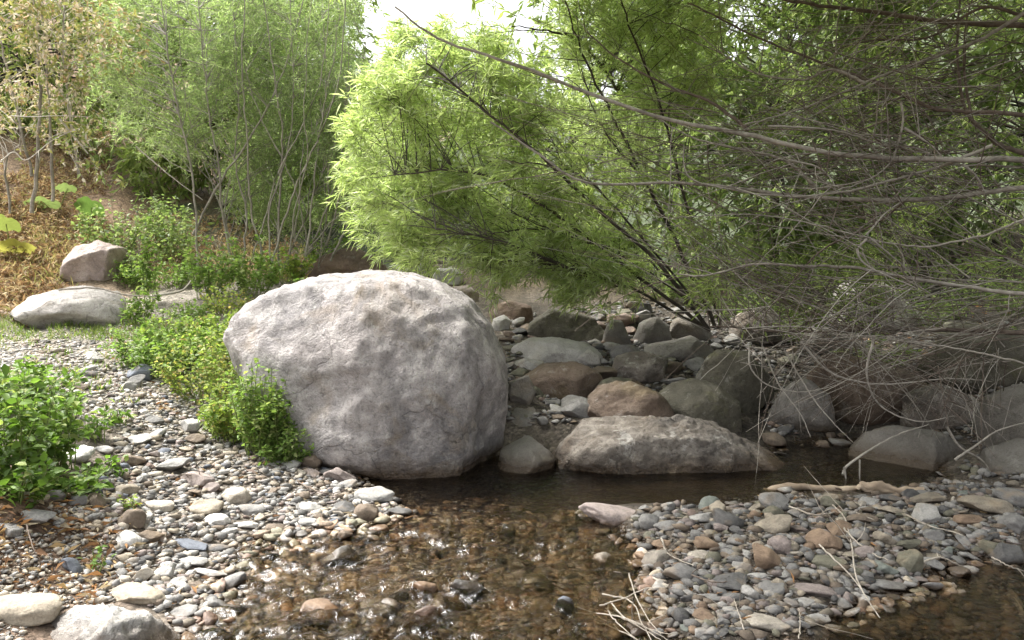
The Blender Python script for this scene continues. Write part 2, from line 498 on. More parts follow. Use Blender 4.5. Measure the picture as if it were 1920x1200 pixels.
M_RED = boulder_material('reddish_stone', (.21, .145, .11), (.12, .085, .065), (.30, .24, .19), (.26, .2, .12), 1.2, .3, .4, .4)
M_OLIVE = boulder_material('olive_stone', (.13, .118, .088), (.065, .06, .045), (.20, .185, .145), (.14, .14, .06), 1.2, .5, .3, .4)
M_PINK = boulder_material('pink_grey_stone', (.42, .34, .30), (.27, .22, .20), (.55, .48, .44), (.30, .24, .19), 1.0, .3, .5, .4)
M_GREYTOP = boulder_material('lichen_grey_stone', (.45, .42, .39), (.27, .25, .23), (.60, .57, .53), (.33, .27, .21), 1.1, .35, .5, .6)
M_WHITEROCK = boulder_material('white_vein_stone', (.50, .48, .45), (.34, .32, .30), (.66, .65, .62), (.42, .33, .24), 3.0, .4, .6, .6)

LAND = []   # landmarks for describing the smaller stones: (noun phrase, world point)
def landmark(phrase, o):
    LAND.append((phrase, np.array(o.location[:])))
    return o

big = traced_rock('boulder', [(434, 594), (478, 562), (545, 536), (620, 516), (690, 509), (760, 515), (830, 530), (882, 560), (918, 605), (940, 655), (949, 705), (950, 765), (944, 840), (930, 905), (890, 935), (800, 945), (700, 945), (640, 930), (560, 905), (522, 855), (500, 790), (478, 715), (452, 650)],
                  5.45, .78, M_BIG, 'huge pale grey boulder with a bright rounded top at the edge of the pool', 11, 6, .021, 13, (.84, .97), 2.9, fine=.012)
def carve(ob, poly, push, edge=10):
    me = ob.data; n = len(me.vertices); co = np.empty(n * 3, np.float32); me.vertices.foreach_get('co', co); co = co.reshape(-1, 3)
    w = co + np.array(ob.location[:]); x, y = proj(w)
    front = w[:, 1] < ob.location[1] - .1
    x = x + 9 * fbm(w * 9, 3, 4); y = y + 7 * fbm(w * 9, 3, 8)
    acc = np.zeros(n)
    for dx in (-edge, 0, edge):
        for dy in (-edge * .3, 0, edge): acc += in_poly(x + dx, y - dy, poly) / 9
    co[:, 1] += (acc * front * push).astype(np.float32)
    me.vertices.foreach_set('co', co.ravel()); me.update()
carve(big, [(545, 728), (600, 700), (690, 690), (688, 722), (650, 765), (560, 780)], .035, 7)
carve(big, [(684, 720), (702, 716), (706, 850), (690, 850)], .022, 5)
carve(big, [(760, 600), (900, 590), (935, 690), (930, 800), (870, 840), (850, 700)], .03, 26)
carve(big, [(590, 800), (700, 820), (690, 880), (600, 870)], -.03, 14)
landmark('huge pale boulder', big)
o = traced_rock('boulder', [(1028, 885), (1045, 840), (1062, 812), (1100, 794), (1180, 788), (1290, 792), (1350, 806), (1415, 835), (1475, 866), (1512, 915), (1420, 945), (1250, 945), (1100, 940), (1035, 915)],
                5.15, .36, M_SLAB, 'long low dark crusted boulder lying along the back of the pool', 23, 6, .05, 10, (.75, .95), 2.7, fine=.022)
landmark('long low dark boulder', o)
o = traced_rock('boulder', [(925, 880), (938, 842), (985, 821), (1022, 824), (1043, 850), (1036, 890), (980, 905), (930, 900)], 5.1, .26, M_SMOOTH,
                'smooth mid grey boulder wedged between the huge boulder and the long low one', 31, 5, .03, 6)
traced_rock('boulder', [(925, 835), (934, 770), (965, 757), (1000, 759), (1025, 775), (1055, 808), (1040, 840), (980, 850)], 5.75, .32, M_SMOOTH,
            'angular grey boulder with a flat sloping top and dark undercut, right of the huge boulder', 37, 5, .02, 9, (.6, .85))
o = traced_rock('boulder', [(1228, 748), (1262, 719), (1300, 711), (1345, 721), (1388, 755), (1409, 797), (1402, 830), (1330, 830), (1250, 815), (1222, 780)], 6.0, .34, M_OLIVE,
                'big rounded olive grey boulder behind the long low dark boulder', 41, 5, .025, 5, auto=22)
landmark('rounded olive boulder', o)
traced_rock('boulder', [(1080, 760), (1130, 727), (1180, 716), (1235, 735), (1262, 775), (1255, 810), (1180, 815), (1100, 800)], 5.9, .3, M_BROWN,
            'rough mossy brown boulder left of the rounded olive boulder', 43, 5, .07, 8, auto=22)
o = traced_rock('boulder', [(968, 712), (1015, 684), (1080, 677), (1122, 695), (1143, 722), (1110, 752), (1030, 756), (975, 740)], 6.4, .3, M_BROWN,
                'flat reddish brown boulder in the middle of the stony cascade', 47, 5, .04, 7, auto=10)
landmark('flat reddish brown boulder', o)
o = traced_rock('boulder', [(953, 655), (972, 633), (1040, 635), (1100, 644), (1133, 663), (1128, 690), (1060, 696), (1000, 692), (957, 678)], 7.0, .34, M_PALE,
                'long pale grey slab with a bright flat top across the upper stream', 53, 5, .03, 8, (.7, .9), auto=8)
landmark('long pale slab', o)
traced_rock('boulder', [(1065, 680), (1080, 662), (1110, 655), (1130, 668), (1128, 690), (1090, 694)], 6.7, .14, M_GREYTOP, 'small rough grey rock leaning on the right end of the long pale slab', 54, 4, .05, auto=6)
traced_rock('boulder', [(950, 694), (958, 681), (985, 672), (1018, 677), (1030, 692), (1000, 702), (965, 702)], 6.6, .14, M_WHITEROCK, 'whitish flat rock just below the long pale slab', 59, 4, .04, auto=6)
traced_rock('boulder', [(980, 640), (992, 605), (1035, 578), (1080, 588), (1125, 598), (1150, 625), (1150, 655), (1060, 658)], 7.9, .4, M_OLIVE, 'dark brown grey boulder behind the long pale slab under drooping leaves', 61, 5, .05, 8, auto=14)
traced_rock('boulder', [(1125, 660), (1136, 610), (1150, 598), (1170, 602), (1188, 640), (1180, 662)], 7.7, .2, M_SMOOTH, 'upright grey rock standing in shade behind the pebble bed', 67, 4, .04, auto=12)
traced_rock('boulder', [(1185, 640), (1200, 605), (1230, 592), (1255, 610), (1260, 645), (1220, 655)], 8.0, .22, M_SMOOTH, 'dark grey block in shade right of the upright grey rock', 68, 4, .04, auto=10)
traced_rock('boulder', [(1250, 640), (1262, 600), (1300, 585), (1330, 605), (1335, 640), (1290, 650)], 8.2, .25, M_SMOOTH, 'rounded grey rock at the back of the cascade below brown branches', 69, 4, .05, auto=10)
traced_rock('boulder', [(1190, 668), (1205, 648), (1260, 640), (1310, 628), (1340, 645), (1330, 675), (1250, 680)], 7.4, .26, M_SMOOTH, 'low flat grey slab beside the shaded pebbles of the upper stream', 71, 5, .04, 8, auto=8)
traced_rock('boulder', [(912, 600), (922, 572), (955, 563), (998, 572), (1008, 598), (980, 612), (930, 612)], 9.0, .3, M_RED, 'reddish brown rock upstream behind the right shoulder of the huge boulder', 73, 4, .05, auto=10)
traced_rock('boulder', [(918, 622), (925, 598), (945, 590), (958, 600), (955, 618), (935, 628)], 8.2, .14, M_PALE, 'small pale rock peeping out beside the right edge of the huge boulder', 74, 4, .04, auto=8)
o = traced_rock('boulder', [(1592, 880), (1605, 850), (1640, 818), (1690, 804), (1770, 812), (1815, 845), (1856, 890), (1850, 930), (1700, 935), (1620, 915)], 5.2, .36, M_SMOOTH,
                'wide smooth grey boulder with a sloping face at the right end of the pool', 79, 5, .03, 8)
landmark('wide smooth grey boulder', o)
traced_rock('boulder', [(1842, 800), (1862, 752), (1920, 722), (1990, 730), (2010, 800), (1960, 870), (1862, 862)], 5.0, .34, M_SMOOTH, 'big shaded grey boulder cut by the right edge, upper of two', 83, 5, .03)
traced_rock('boulder', [(1852, 905), (1868, 850), (1940, 828), (2010, 850), (2010, 960), (1900, 960)], 4.6, .3, M_SMOOTH, 'dark smooth boulder cut by the right edge, lower of two', 89, 5, .03)
traced_rock('boulder', [(1520, 720), (1540, 668), (1580, 655), (1612, 672), (1690, 690), (1750, 730), (1770, 800), (1650, 815), (1540, 800)], 6.3, .45, M_BROWN, 'dark reddish boulder deep in the shade under the bare branches', 97, 5, .05, 8, auto=18)
traced_rock('boulder', [(1545, 600), (1562, 545), (1600, 518), (1640, 525), (1690, 560), (1740, 610), (1700, 650), (1580, 650)], 7.4, .4, M_GREYTOP, 'pale grey boulder half hidden by twigs on the right bank', 101, 5, .05, auto=24)
traced_rock('boulder', [(1300, 740), (1310, 680), (1350, 655), (1400, 660), (1440, 700), (1450, 760), (1400, 800), (1340, 760)], 6.7, .35, M_OLIVE, 'blackish mossy boulder in shade behind the rounded olive boulder', 103, 5, .05, auto=30)
traced_rock('boulder', [(1720, 690), (1760, 620), (1840, 600), (1930, 640), (1960, 720), (1850, 760), (1750, 740)], 6.8, .5, M_OLIVE, 'large dark boulder in deep shade behind the wide smooth grey boulder', 105, 5, .06, auto=30)
o = traced_rock('boulder', [(108, 495), (138, 466), (185, 451), (228, 464), (238, 492), (228, 530), (160, 545), (120, 525)], 9.0, .35, M_PINK, 'tan pink boulder sitting at the foot of the rusty bracken slope', 107, 5, .045, 8, auto=12)
o = traced_rock('boulder', [(28, 590), (70, 552), (118, 539), (160, 540), (212, 549), (250, 572), (275, 605), (200, 625), (100, 625), (40, 612)], 7.4, .5, M_GREYTOP, 'low broad grey boulder behind the grassy edge of the left path', 109, 5, .05, 6, auto=14)
traced_rock('boulder', [(565, 525), (590, 490), (625, 470), (662, 463), (705, 480), (745, 525), (700, 550), (600, 550)], 8.6, .5, M_RED, 'brown earthy boulder showing behind the top of the huge boulder', 113, 5, .05, auto=14)
for k, (ol, Y, mt, lb) in enumerate([
    ([(735, 520), (750, 495), (785, 485), (812, 500), (815, 525), (770, 535)], 10.2, M_PALE, 'pale rubble rock upstream, left end of the bright rock pile'),
    ([(800, 525), (815, 505), (850, 500), (872, 515), (868, 540), (820, 545)], 9.8, M_PALE, 'pale rubble rock upstream, right end of the bright rock pile'),
    ([(765, 500), (780, 478), (808, 474), (830, 490), (828, 510), (790, 512)], 10.8, M_PINK, 'pinkish rubble rock upstream, highest of the bright rock pile'),
    ([(830, 560), (845, 538), (880, 535), (900, 550), (895, 572), (850, 575)], 9.2, M_PINK, 'pinkish rock upstream just above the shoulder of the huge boulder')]):
    traced_rock('boulder', ol, Y, .25, mt, lb, 120 + k, 4, .07, group='bright rubble rocks upstream', auto=10)

for k, (ol, mt, lb, au) in enumerate([
    ([(1138, 702), (1158, 668), (1210, 658), (1252, 674), (1258, 712), (1190, 726)], M_SLAB, 'flat dark slab between the long pale slab and the rounded olive boulder', 10),
    ([(1436, 800), (1458, 732), (1510, 708), (1552, 740), (1566, 806), (1500, 822)], M_SMOOTH, 'blocky grey boulder in shade behind the right end of the pool', 16),
    ([(1355, 636), (1375, 588), (1430, 572), (1484, 600), (1490, 644), (1420, 656)], M_SLAB, 'angular dark boulder at the foot of the brown shoots', 12),
    ([(948, 752), (956, 716), (990, 702), (1006, 735), (990, 766)], M_SMOOTH, 'small grey block tucked behind the right side of the huge boulder', 8),
    ([(1690, 810), (1702, 742), (1762, 718), (1832, 746), (1846, 820)], M_SLAB, 'dark angular boulder directly behind the wide smooth grey boulder', 16),
    ([(1496, 668), (1515, 615), (1560, 598), (1604, 630), (1606, 678)], M_SMOOTH, 'grey angular boulder in shade left of the half hidden pale grey boulder', 12)]):
    traced_rock('boulder', ol, 7.0, .4, mt, lb, 140 + k, 5, .045, 8, auto=au)

# ---- prototypes for smaller stones
def proto(seed, ex=2.3, cuts=6, rough=.07, sub=3, lo=.7, hi=.95):
    r = np.random.default_rng(seed)
    v, f = ico(sub); p = v.copy()
    s = (np.abs(p) ** ex).sum(1) ** (-1 / ex)
    p = p * s[:, None]
    p = chop(p, cuts, r, lo, hi, .08)
    p = p + v * (rough * fbm(v * 1.6 + seed * 3.1, 3, seed))[:, None] + v * (.015 * fbm(v * 7 + seed, 2, seed + 5))[:, None]
    p -= (p.max(0) + p.min(0)) / 2
    p /= (p.max(0) - p.min(0)) / 2
    return p, f
ROUND = [proto(s, 2.25, 9, .10, 4, .6, .92) for s in range(1, 15)]
ANG = [proto(s, 2.8, 11, .07, 4, .5, .8) for s in range(20, 34)]
ROUND_ME = [mesh_from('rounded_stone', p, f, M_STONE) for p, f in ROUND]
ANG_ME = [mesh_from('angular_stone', p, f, M_STONE) for p, f in ANG]
PALETTE = {
    'pale grey': (.40, .385, .36), 'grey': (.27, .26, .245), 'dark grey': (.14, .135, .13), 'slate blue': (.17, .185, .215), 'tan': (.36, .31, .24), 'pale tan': (.47, .42, .35),
    'brown': (.21, .165, .125), 'reddish': (.23, .17, .14), 'orange brown': (.27, .19, .13), 'white': (.62, .60, .565), 'olive': (.20, .19, .14), 'pinkish': (.33, .275, .25), 'greenish grey': (.23, .25, .22)}
stones = []   # placed footprint (x, y, r)
def put_stone(px0, py0, px1, py1, cname, ang, label, seed, yaw=None, roll=0., name='river_stone', group=None, dark=1.0, depth=None, sink=0.0):
    r = np.random.default_rng(seed)
    cx, cyy = (px0 + px1) / 2, (py0 + py1) / 2
    h0 = hit(cx, py1 - .12 * (py1 - py0))
    w = (px1 - px0) / F * h0[1]; ap = (py1 - py0) / F * h0[1]
    d = depth * w if depth else min(.8 * w, 1.4 * ap)
    tilt = (cyy - HOR) / F
    vert = max(.22 * w, (ap - tilt * d * .8) / .95)
    Yc = h0[1] + d * .45
    c = P(cx, cyy, Yc)
    gz_ = height(c[None, :2])[0]
    c[2] = min(c[2], gz_ + vert * .42)
    if gz_ < -.012 and cx < 1300:            # stands in the stream: reaches up to the surface or just under it
        top = -.006 if sink else .016
        vert = max(vert, top - gz_); c[2] = top - vert / 2
    lst = ANG_ME if ang else ROUND_ME
    o = bpy.data.objects.new(name, lst[int(r.integers(len(lst)))])
    COL.objects.link(o)
    o.location = c
    o.scale = (w / 2 * 1.04, d / 2, vert / 2 * 1.08)
    a = yaw if yaw is not None else r.uniform(-.35, .35)
    o.rotation_euler = (r.uniform(-.12, .12), roll + r.uniform(-.08, .08), a)
    b = np.array(PALETTE[cname]) * r.uniform(.88, 1.12) * (.64 if px0 > 1180 else .82)  # stones on the right darkened: shade of the bar in their colour
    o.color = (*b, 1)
    stones.append((c[0], c[1], max(w, d) * .45))
    return tag(o, label, 'stone', group or 'stones along the stream')

T = [  # x0,y0,x1,y1, colour, angular, label, roll
    (-30, 1098, 120, 1190, 'tan', 0, 'big rounded tan stone in the bottom left corner', .05),
    (205, 1090, 315, 1140, 'tan', 0, 'flat tan stone beside the white rough rock on the left bank', .06),
    (400, 1072, 466, 1118, 'grey', 0, 'tilted grey oval stone at the left water edge', -.45),
    (305, 1130, 372, 1168, 'grey', 0, 'flat grey stone just right of the white rough rock', -.1),
    (384, 1116, 428, 1158, 'grey', 1, 'blocky grey stone at the left edge of the riffle', 0),
    (325, 1040, 390, 1070, 'pale grey', 0, 'pale oval stone above the tilted grey oval stone', .0),
    (360, 1064, 428, 1088, 'pale grey', 0, 'thin pale stone lying next to the tilted grey oval stone', .05),
    (250, 1061, 286, 1098, 'pale tan', 1, 'orange tan angular stone standing behind the flat tan stone', .2),
    (283, 1060, 328, 1095, 'pale grey', 1, 'pale angular stone leaning on the orange tan angular stone', -.3),
    (210, 994, 266, 1036, 'white', 0, 'whitish egg shaped stone on the dark left bank', .15),
    (212, 950, 272, 1004, 'brown', 1, 'brown grey pyramid shaped stone above the whitish egg shaped stone', .1),
    (110, 1045, 156, 1082, 'slate blue', 0, 'slate blue flat stone lying tilted on the dark soil at left', .75),
    (266, 934, 330, 966, 'pale tan', 0, 'pale tan flat stone left of the gravel fan', .05),
    (-10, 952, 108, 988, 'grey', 0, 'long grey slab stone under the leaves at far left', .02),
    (-20, 974, 42, 1018, 'grey', 1, 'square grey stone at the left edge under the long slab', 0),
    (22, 920, 90, 946, 'tan', 0, 'yellowish tan stone below the green leaves at far left', .05),
    (88, 914, 126, 948, 'grey', 1, 'grey block below the green leaves at left', 0),
    (158, 922, 198, 962, 'brown', 1, 'upright brown grey stone at the right end of the green leaves', 0),
    (664, 910, 740, 950, 'pale grey', 0, 'pale cap shaped stone on the point of the left gravel bank', .12),
    (606, 872, 668, 912, 'pinkish', 0, 'pinkish tan stone below the left base of the huge boulder', .25),
    (718, 948, 772, 976, 'dark grey', 0, 'small dark grey stone in the water off the gravel point', 0),
    (662, 940, 715, 980, 'brown', 1, 'dark wet brown stone under the pale cap shaped stone', .1),
    (510, 812, 552, 840, 'pale grey', 0, 'pale grey stone at the foot of the bush by the huge boulder', 0),
    (548, 806, 594, 852, 'tan', 0, 'yellow brown upright stone against the left base of the huge boulder', 0),
    (340, 880, 402, 922, 'pinkish', 1, 'pinkish tan lump in the middle of the left gravel', .1),
    (440, 942, 500, 972, 'grey', 0, 'smooth grey stone on the lower left gravel', 0),
    (415, 910, 470, 952, 'pale tan', 0, 'pale sandy stone in the middle of the left gravel', 0),
    (345, 930, 420, 975, 'tan', 0, 'flat pitted tan stone left of the pale sandy stone', 0),
    (380, 960, 432, 992, 'white', 0, 'white stone below the pitted tan stone', 0),
    (318, 1008, 395, 1040, 'slate blue', 1, 'dark slate flat stone beside the thin grey slat stone', .05),
    (380, 1018, 432, 1038, 'dark grey', 0, 'thin dark grey slat stone beside the slate flat stone', .02),
    (425, 975, 488, 996, 'pale grey', 0, 'thin pale flat stone on the lower left gravel', .0),
    (495, 978, 542, 1004, 'brown', 1, 'dark brown angular stone by the left water edge', .1),
    (560, 940, 605, 968, 'pale grey', 1, 'pale wedge stone near the left gravel point', .2),
    (552, 968, 600, 992, 'pale grey', 0, 'whitish stone at the left water edge below the pale wedge stone', .0),
    (590, 990, 632, 1014, 'reddish', 1, 'brick red wet stone at the left water edge', .2),
    (92, 832, 178, 874, 'white', 0, 'white chunky stone half under the green leaves at left', .0),
    (176, 834, 214, 856, 'pale grey', 0, 'small pale stone just right of the white chunky stone', 0),
    (238, 682, 290, 720, 'slate blue', 1, 'slate blue stone at the foot of the yellow green bush', -.3),
    (230, 850, 272, 880, 'brown', 1, 'brown angular stone right of the white chunky stone', .2),
    (1083, 940, 1212, 996, 'pinkish', 0, 'large tapered grey pink stone at the tip of the right gravel bar', .16),
    (1110, 1052, 1158, 1086, 'pale tan', 0, 'cream coloured stone alone in the stream', .3),
    (1384, 1144, 1478, 1194, 'pale tan', 1, 'pale tan blocky stone at the bottom of the right gravel bar', .0),
    (1795, 1118, 1888, 1160, 'grey', 0, 'smooth purplish grey oval stone in the right channel', .14),
    (1510, 988, 1576, 1040, 'orange brown', 1, 'orange brown blocky stone in the middle of the right bar', -.2),
    (1402, 1020, 1468, 1078, 'orange brown', 1, 'orange brown slanted stone left of the blocky one', .6),
    (1482, 1086, 1574, 1128, 'pinkish', 1, 'purplish wedge stone on the right bar', .2),
    (1518, 1036, 1584, 1076, 'olive', 1, 'olive grey blocky stone below the orange brown blocky one', .0),
    (1682, 1026, 1732, 1084, 'olive', 0, 'upright olive grey stone by the right channel', .0),
    (1638, 1050, 1682, 1086, 'greenish grey', 1, 'greenish stone left of the upright olive grey stone', 0),
    (1618, 1084, 1698, 1114, 'grey', 0, 'flat grey stone in front of the greenish stone', 0),
    (1640, 1110, 1692, 1136, 'grey', 0, 'grey stone lapped by the right channel', -.1),
    (1716, 1146, 1766, 1192, 'dark grey', 0, 'dark pitted stone at the bottom of the right channel', 0),
    (1758, 1146, 1824, 1184, 'olive', 0, 'olive stone beside the dark pitted stone in the right channel', .1),
    (1815, 1160, 1850, 1180, 'pale grey', 0, 'small pale stone right of the olive stone in the channel', 0),
    (1730, 988, 1772, 1022, 'grey', 1, 'grey blocky stone near the thin upright stick', 0),
    (1784, 958, 1842, 992, 'orange brown', 1, 'rust coloured stone on the right bar below the boulders', .1),
    (1800, 926, 1900, 972, 'tan', 0, 'mossy tan stone below the right edge boulders', .0),
    (1408, 958, 1488, 1006, 'tan', 0, 'pale brown lump on the crest of the right bar', -.2),
    (1440, 1000, 1484, 1046, 'pinkish', 0, 'pinkish grey stone beside the orange brown slanted stone', .2),
    (1580, 960, 1650, 984, 'brown', 0, 'long brown stone below the driftwood log', .0),
    (1592, 1018, 1640, 1050, 'pinkish', 0, 'round pinkish brown stone near the long dry stick', .0),
    (1640, 995, 1680, 1028, 'tan', 1, 'sandy ridged stone in the middle of the right bar', .2),
    (1598, 1122, 1632, 1160, 'brown', 1, 'brown upright stone at the end of the long dry stick', 0),
    (1484, 1060, 1532, 1086, 'pale grey', 0, 'pale grey oval stone below the orange brown slanted stone', .05),
    (1485, 1118, 1530, 1142, 'pale grey', 0, 'pale flat stone below the purplish wedge stone', .05),
    (1400, 1070, 1440, 1094, 'pale grey', 0, 'whitish oval stone left on the right bar', .0),
    (1390, 1098, 1434, 1134, 'pale grey', 1, 'pale tilted stone above the pale tan blocky stone', .35),
    (1290, 1030, 1334, 1056, 'pale tan', 0, 'yellowish stone on the left half of the right bar', 0),
    (1298, 1108, 1346, 1128, 'pale grey', 0, 'thin pale stone at the left water edge of the right bar', 0),
    (1318, 1116, 1372, 1134, 'grey', 0, 'thin grey stone at the left water edge of the right bar', 0),
    (1500, 1150, 1560, 1172, 'pale grey', 0, 'white tipped stone in the shallow water at the bottom right', .1),
    (1540, 1168, 1600, 1196, 'pale grey', 0, 'whitish slanted stone at the bottom edge of the right bar', .25),
    (1222, 1010, 1262, 1034, 'orange brown', 0, 'orange brown wet stone at the tip of the right bar', 0),
    (1225, 970, 1275, 1000, 'grey', 0, 'grey stone right of the large tapered stone', 0),
    (1290, 958, 1340, 984, 'pale grey', 1, 'pale grey angular stone on the back of the right bar', 0),
    (1850, 1010, 1920, 1080, 'dark grey', 0, 'dark rounded stone at the right edge by the channel', 0),
    (1870, 960, 1930, 1010, 'grey', 0, 'grey stone at the right edge under the boulders', 0),
    (1834, 1008, 1880, 1052, 'olive', 1, 'olive angular stone by the right edge', .1),
    (842, 1112, 910, 1154, 'dark grey', 1, 'blackish angular stone breaking the riffle', 0),
    (978, 1082, 1044, 1134, 'olive', 0, 'olive rounded stone just under the riffle', 0),
    (752, 1164, 836, 1206, 'reddish', 0, 'purplish red wet stone at the bottom of the riffle', 0),
    (770, 1120, 822, 1160, 'orange brown', 0, 'orange wet stone left of the blackish angular stone', 0),
    (668, 1110, 760, 1188, 'grey', 0, 'mottled grey underwater stone at the bottom of the riffle', 0),
    (560, 1140, 660, 1200, 'orange brown', 1, 'rusty angular stone at the left foot of the riffle', .2),
    (990, 1150, 1036, 1186, 'pale tan', 0, 'pale underwater stone near the bottom of the stream', 0),
    (1040, 1156, 1076, 1178, 'slate blue', 0, 'dark blue grey stone near the bottom of the stream', 0),
    (930, 1010, 966, 1036, 'olive', 0, 'ringed pale stone in the middle of the riffle', 0),
    (690, 990, 730, 1010, 'orange brown', 0, 'orange wet stone near the left point of the riffle', 0),
]
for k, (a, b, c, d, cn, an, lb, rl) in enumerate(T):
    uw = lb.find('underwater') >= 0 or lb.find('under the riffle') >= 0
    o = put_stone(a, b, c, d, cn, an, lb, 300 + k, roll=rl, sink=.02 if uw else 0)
    if k in (0, 1, 2, 5, 9, 11, 12, 13, 15, 18, 19, 22, 24, 36, 38, 40, 41, 42, 43, 44, 45, 46, 48, 50, 57, 58, 60, 75, 80, 82, 83):
        ph = lb
        for cut_ in (' in the', ' beside', ' at the', ' above', ' next', ' standing', ' on the', ' left ', ' lying', ' under', ' below', ' against', ' half', ' by the', ' alone', ' breaking', ' just', ' near'):
            if cut_ in ph: ph = ph.split(cut_)[0]
        ph = ' '.join(ph.split()[:6])
        LAND.append((ph, np.array(o.location[:])))
wr = traced_rock('river_stone', [(50, 1225), (85, 1170), (150, 1150), (215, 1143), (262, 1158), (305, 1172), (335, 1225), (300, 1300), (100, 1300)], 2.72, .16, M_WHITEROCK,
                 'white rough crystalline rock at the bottom left', 207, 5, .09, 8, cat='stone', group='stones along the stream', fine=.04)
stones.append((wr.location[0], wr.location[1], .25))
landmark('white rough rock', wr)

# ---- scattered stones, sampled where the photo shows them
L_BAR = [(180, 640), (60, 640), (-20, 690), (240, 760), (210, 880), (120, 960), (190, 1000), (230, 1080), (180, 1140), (270, 1200), (340, 1195), (425, 1095), (475, 1015), (640, 985), (735, 955), (700, 890), (600, 850), (540, 800), (420, 790), (330, 760), (240, 700)]
R_BAR = [(1200, 955), (1140, 965), (1215, 1040), (1240, 1110), (1290, 1200), (1480, 1200), (1600, 1150), (1740, 1090), (1900, 1050), (1920, 930), (1830, 925), (1700, 930), (1480, 930), (1330, 940)]
STREAM = [(735, 960), (640, 990), (480, 1015), (430, 1100), (345, 1195), (1270, 1200), (1235, 1120), (1205, 1040), (1085, 970), (1000, 985), (850, 970)]
CASC = [(950, 690), (950, 760), (1090, 800), (1240, 790), (1160, 700), (1330, 690), (1330, 640), (1180, 640), (1130, 690)]
R_CH = [(1600, 1150), (1740, 1095), (1905, 1055), (1920, 1200), (1600, 1200)]
R_BACK = [(1480, 880), (1500, 840), (1600, 850), (1600, 900), (1840, 910), (1900, 930), (1500, 920)]
def sample_poly(poly, n, r):
    xs = np.array([p[0] for p in poly]); ys = np.array([p[1] for p in poly])
    X = r.uniform(xs.min(), xs.max(), n * 5); Y = r.uniform(ys.min(), ys.max(), n * 5)
    k = in_poly(X, Y, poly)
    return X[k][:n], Y[k][:n]
r = np.random.default_rng(99)
scatter = []
def scatter_stones(poly, n, smin, smax, names, weights, region, tries=40):
    X, Y = sample_poly(poly, n * tries, r)
    cnt = 0
    for px, py in zip(X, Y):
        if cnt >= n: break
        p = hit(px, py)
        s = smin + (smax - smin) * r.random() ** 1.8
        w = s * r.uniform(.85, 1.35)
        if any((p[0] - a) ** 2 + (p[1] - b) ** 2 < (c * .85 + w * .42) ** 2 for a, b, c in stones): continue
        cn = names[int(r.choice(len(names), p=np.array(weights) / sum(weights)))]
        ang = r.random() < .75
        flat = r.uniform(.26, .62) if region != 'in the riffle' else r.uniform(.5, .75)
        lst = ANG_ME if ang else ROUND_ME
        o = bpy.data.objects.new('river_stone', lst[int(r.integers(len(lst)))])
        COL.objects.link(o)
        d = w * r.uniform(.6, .95); v = w * flat
        o.scale = (w / 2, d / 2, v / 2)
        o.location = (p[0], p[1], height(p[None, :2])[0] + v * r.uniform(.12, .36))
        o.rotation_euler = (r.uniform(-.25, .25), r.uniform(-.3, .3), r.uniform(0, 6.28))
        o.color = (*(np.array(PALETTE[cn]) * r.uniform(.8, 1.12) * (.6 if 'right' in region else .8)), 1)  # right bar stones get their shade through a lower colour
        stones.append((p[0], p[1], w * .45))
        scatter.append((o, cn, 'angular' if ang else ('flat' if flat < .42 else 'rounded'), w, region))
        cnt += 1
DRYN = ['pale grey', 'grey', 'dark grey', 'tan', 'pale tan', 'brown', 'pinkish', 'slate blue', 'white', 'reddish']
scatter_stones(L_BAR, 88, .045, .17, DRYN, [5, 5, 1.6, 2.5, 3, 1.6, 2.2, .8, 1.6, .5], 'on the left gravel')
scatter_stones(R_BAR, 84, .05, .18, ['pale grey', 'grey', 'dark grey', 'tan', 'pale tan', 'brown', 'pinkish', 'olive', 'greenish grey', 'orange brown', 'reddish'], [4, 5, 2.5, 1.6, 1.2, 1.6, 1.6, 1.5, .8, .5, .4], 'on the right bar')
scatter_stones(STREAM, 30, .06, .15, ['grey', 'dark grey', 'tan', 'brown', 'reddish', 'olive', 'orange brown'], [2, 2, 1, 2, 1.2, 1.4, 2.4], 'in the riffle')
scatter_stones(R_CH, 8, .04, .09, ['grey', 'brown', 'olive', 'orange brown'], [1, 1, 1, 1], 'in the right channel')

crocks = []
def cascade_rocks(poly, n, smin, smax, cols, seed):
    r = np.random.default_rng(seed)
    X, Y = sample_poly(poly, n * 30, r); c = 0
    for px, py in zip(X, Y):
        if c >= n: break
        p = hit(px, py); w = smin + (smax - smin) * r.random() ** 1.7
        if any((p[0] - a) ** 2 + (p[1] - b) ** 2 < (q * .8 + w * .38) ** 2 for a, b, q in stones): continue
        cn = cols[int(r.integers(len(cols)))]
        o = bpy.data.objects.new('cascade_rock', ANG_ME[int(r.integers(len(ANG_ME)))]); COL.objects.link(o)
        v = w * r.uniform(.3, .6)
        o.scale = (w / 2, w * r.uniform(.6, .9) / 2, v / 2); o.location = (p[0], p[1], height(p[None, :2])[0] + v * .22)
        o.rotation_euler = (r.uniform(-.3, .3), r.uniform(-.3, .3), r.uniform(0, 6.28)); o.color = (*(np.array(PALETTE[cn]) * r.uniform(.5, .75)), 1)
        stones.append((p[0], p[1], w * .45)); crocks.append((o, cn, w)); c += 1
for b in [q for q in bpy.data.objects if q.get('category') == 'boulder']:
    xs = [v.co.x for v in b.data.vertices]; stones.append((b.location.x, b.location.y, (max(xs) - min(xs)) * .42))
cascade_rocks([(950, 600), (950, 780), (1040, 800), (1240, 790), (1330, 690), (1400, 640), (1200, 590)], 80, .09, .40, ['grey', 'dark grey', 'brown', 'pale grey', 'olive', 'reddish'], 5)
cascade_rocks([(1400, 800), (1480, 870), (1600, 890), (1600, 820), (1530, 790)], 16, .07, .2, ['grey', 'dark grey', 'brown'], 6)
cascade_rocks([(1240, 560), (1900, 600), (1900, 720), (1500, 700), (1300, 640)], 22, .12, .34, ['grey', 'dark grey', 'brown', 'olive'], 7)
bk = {}
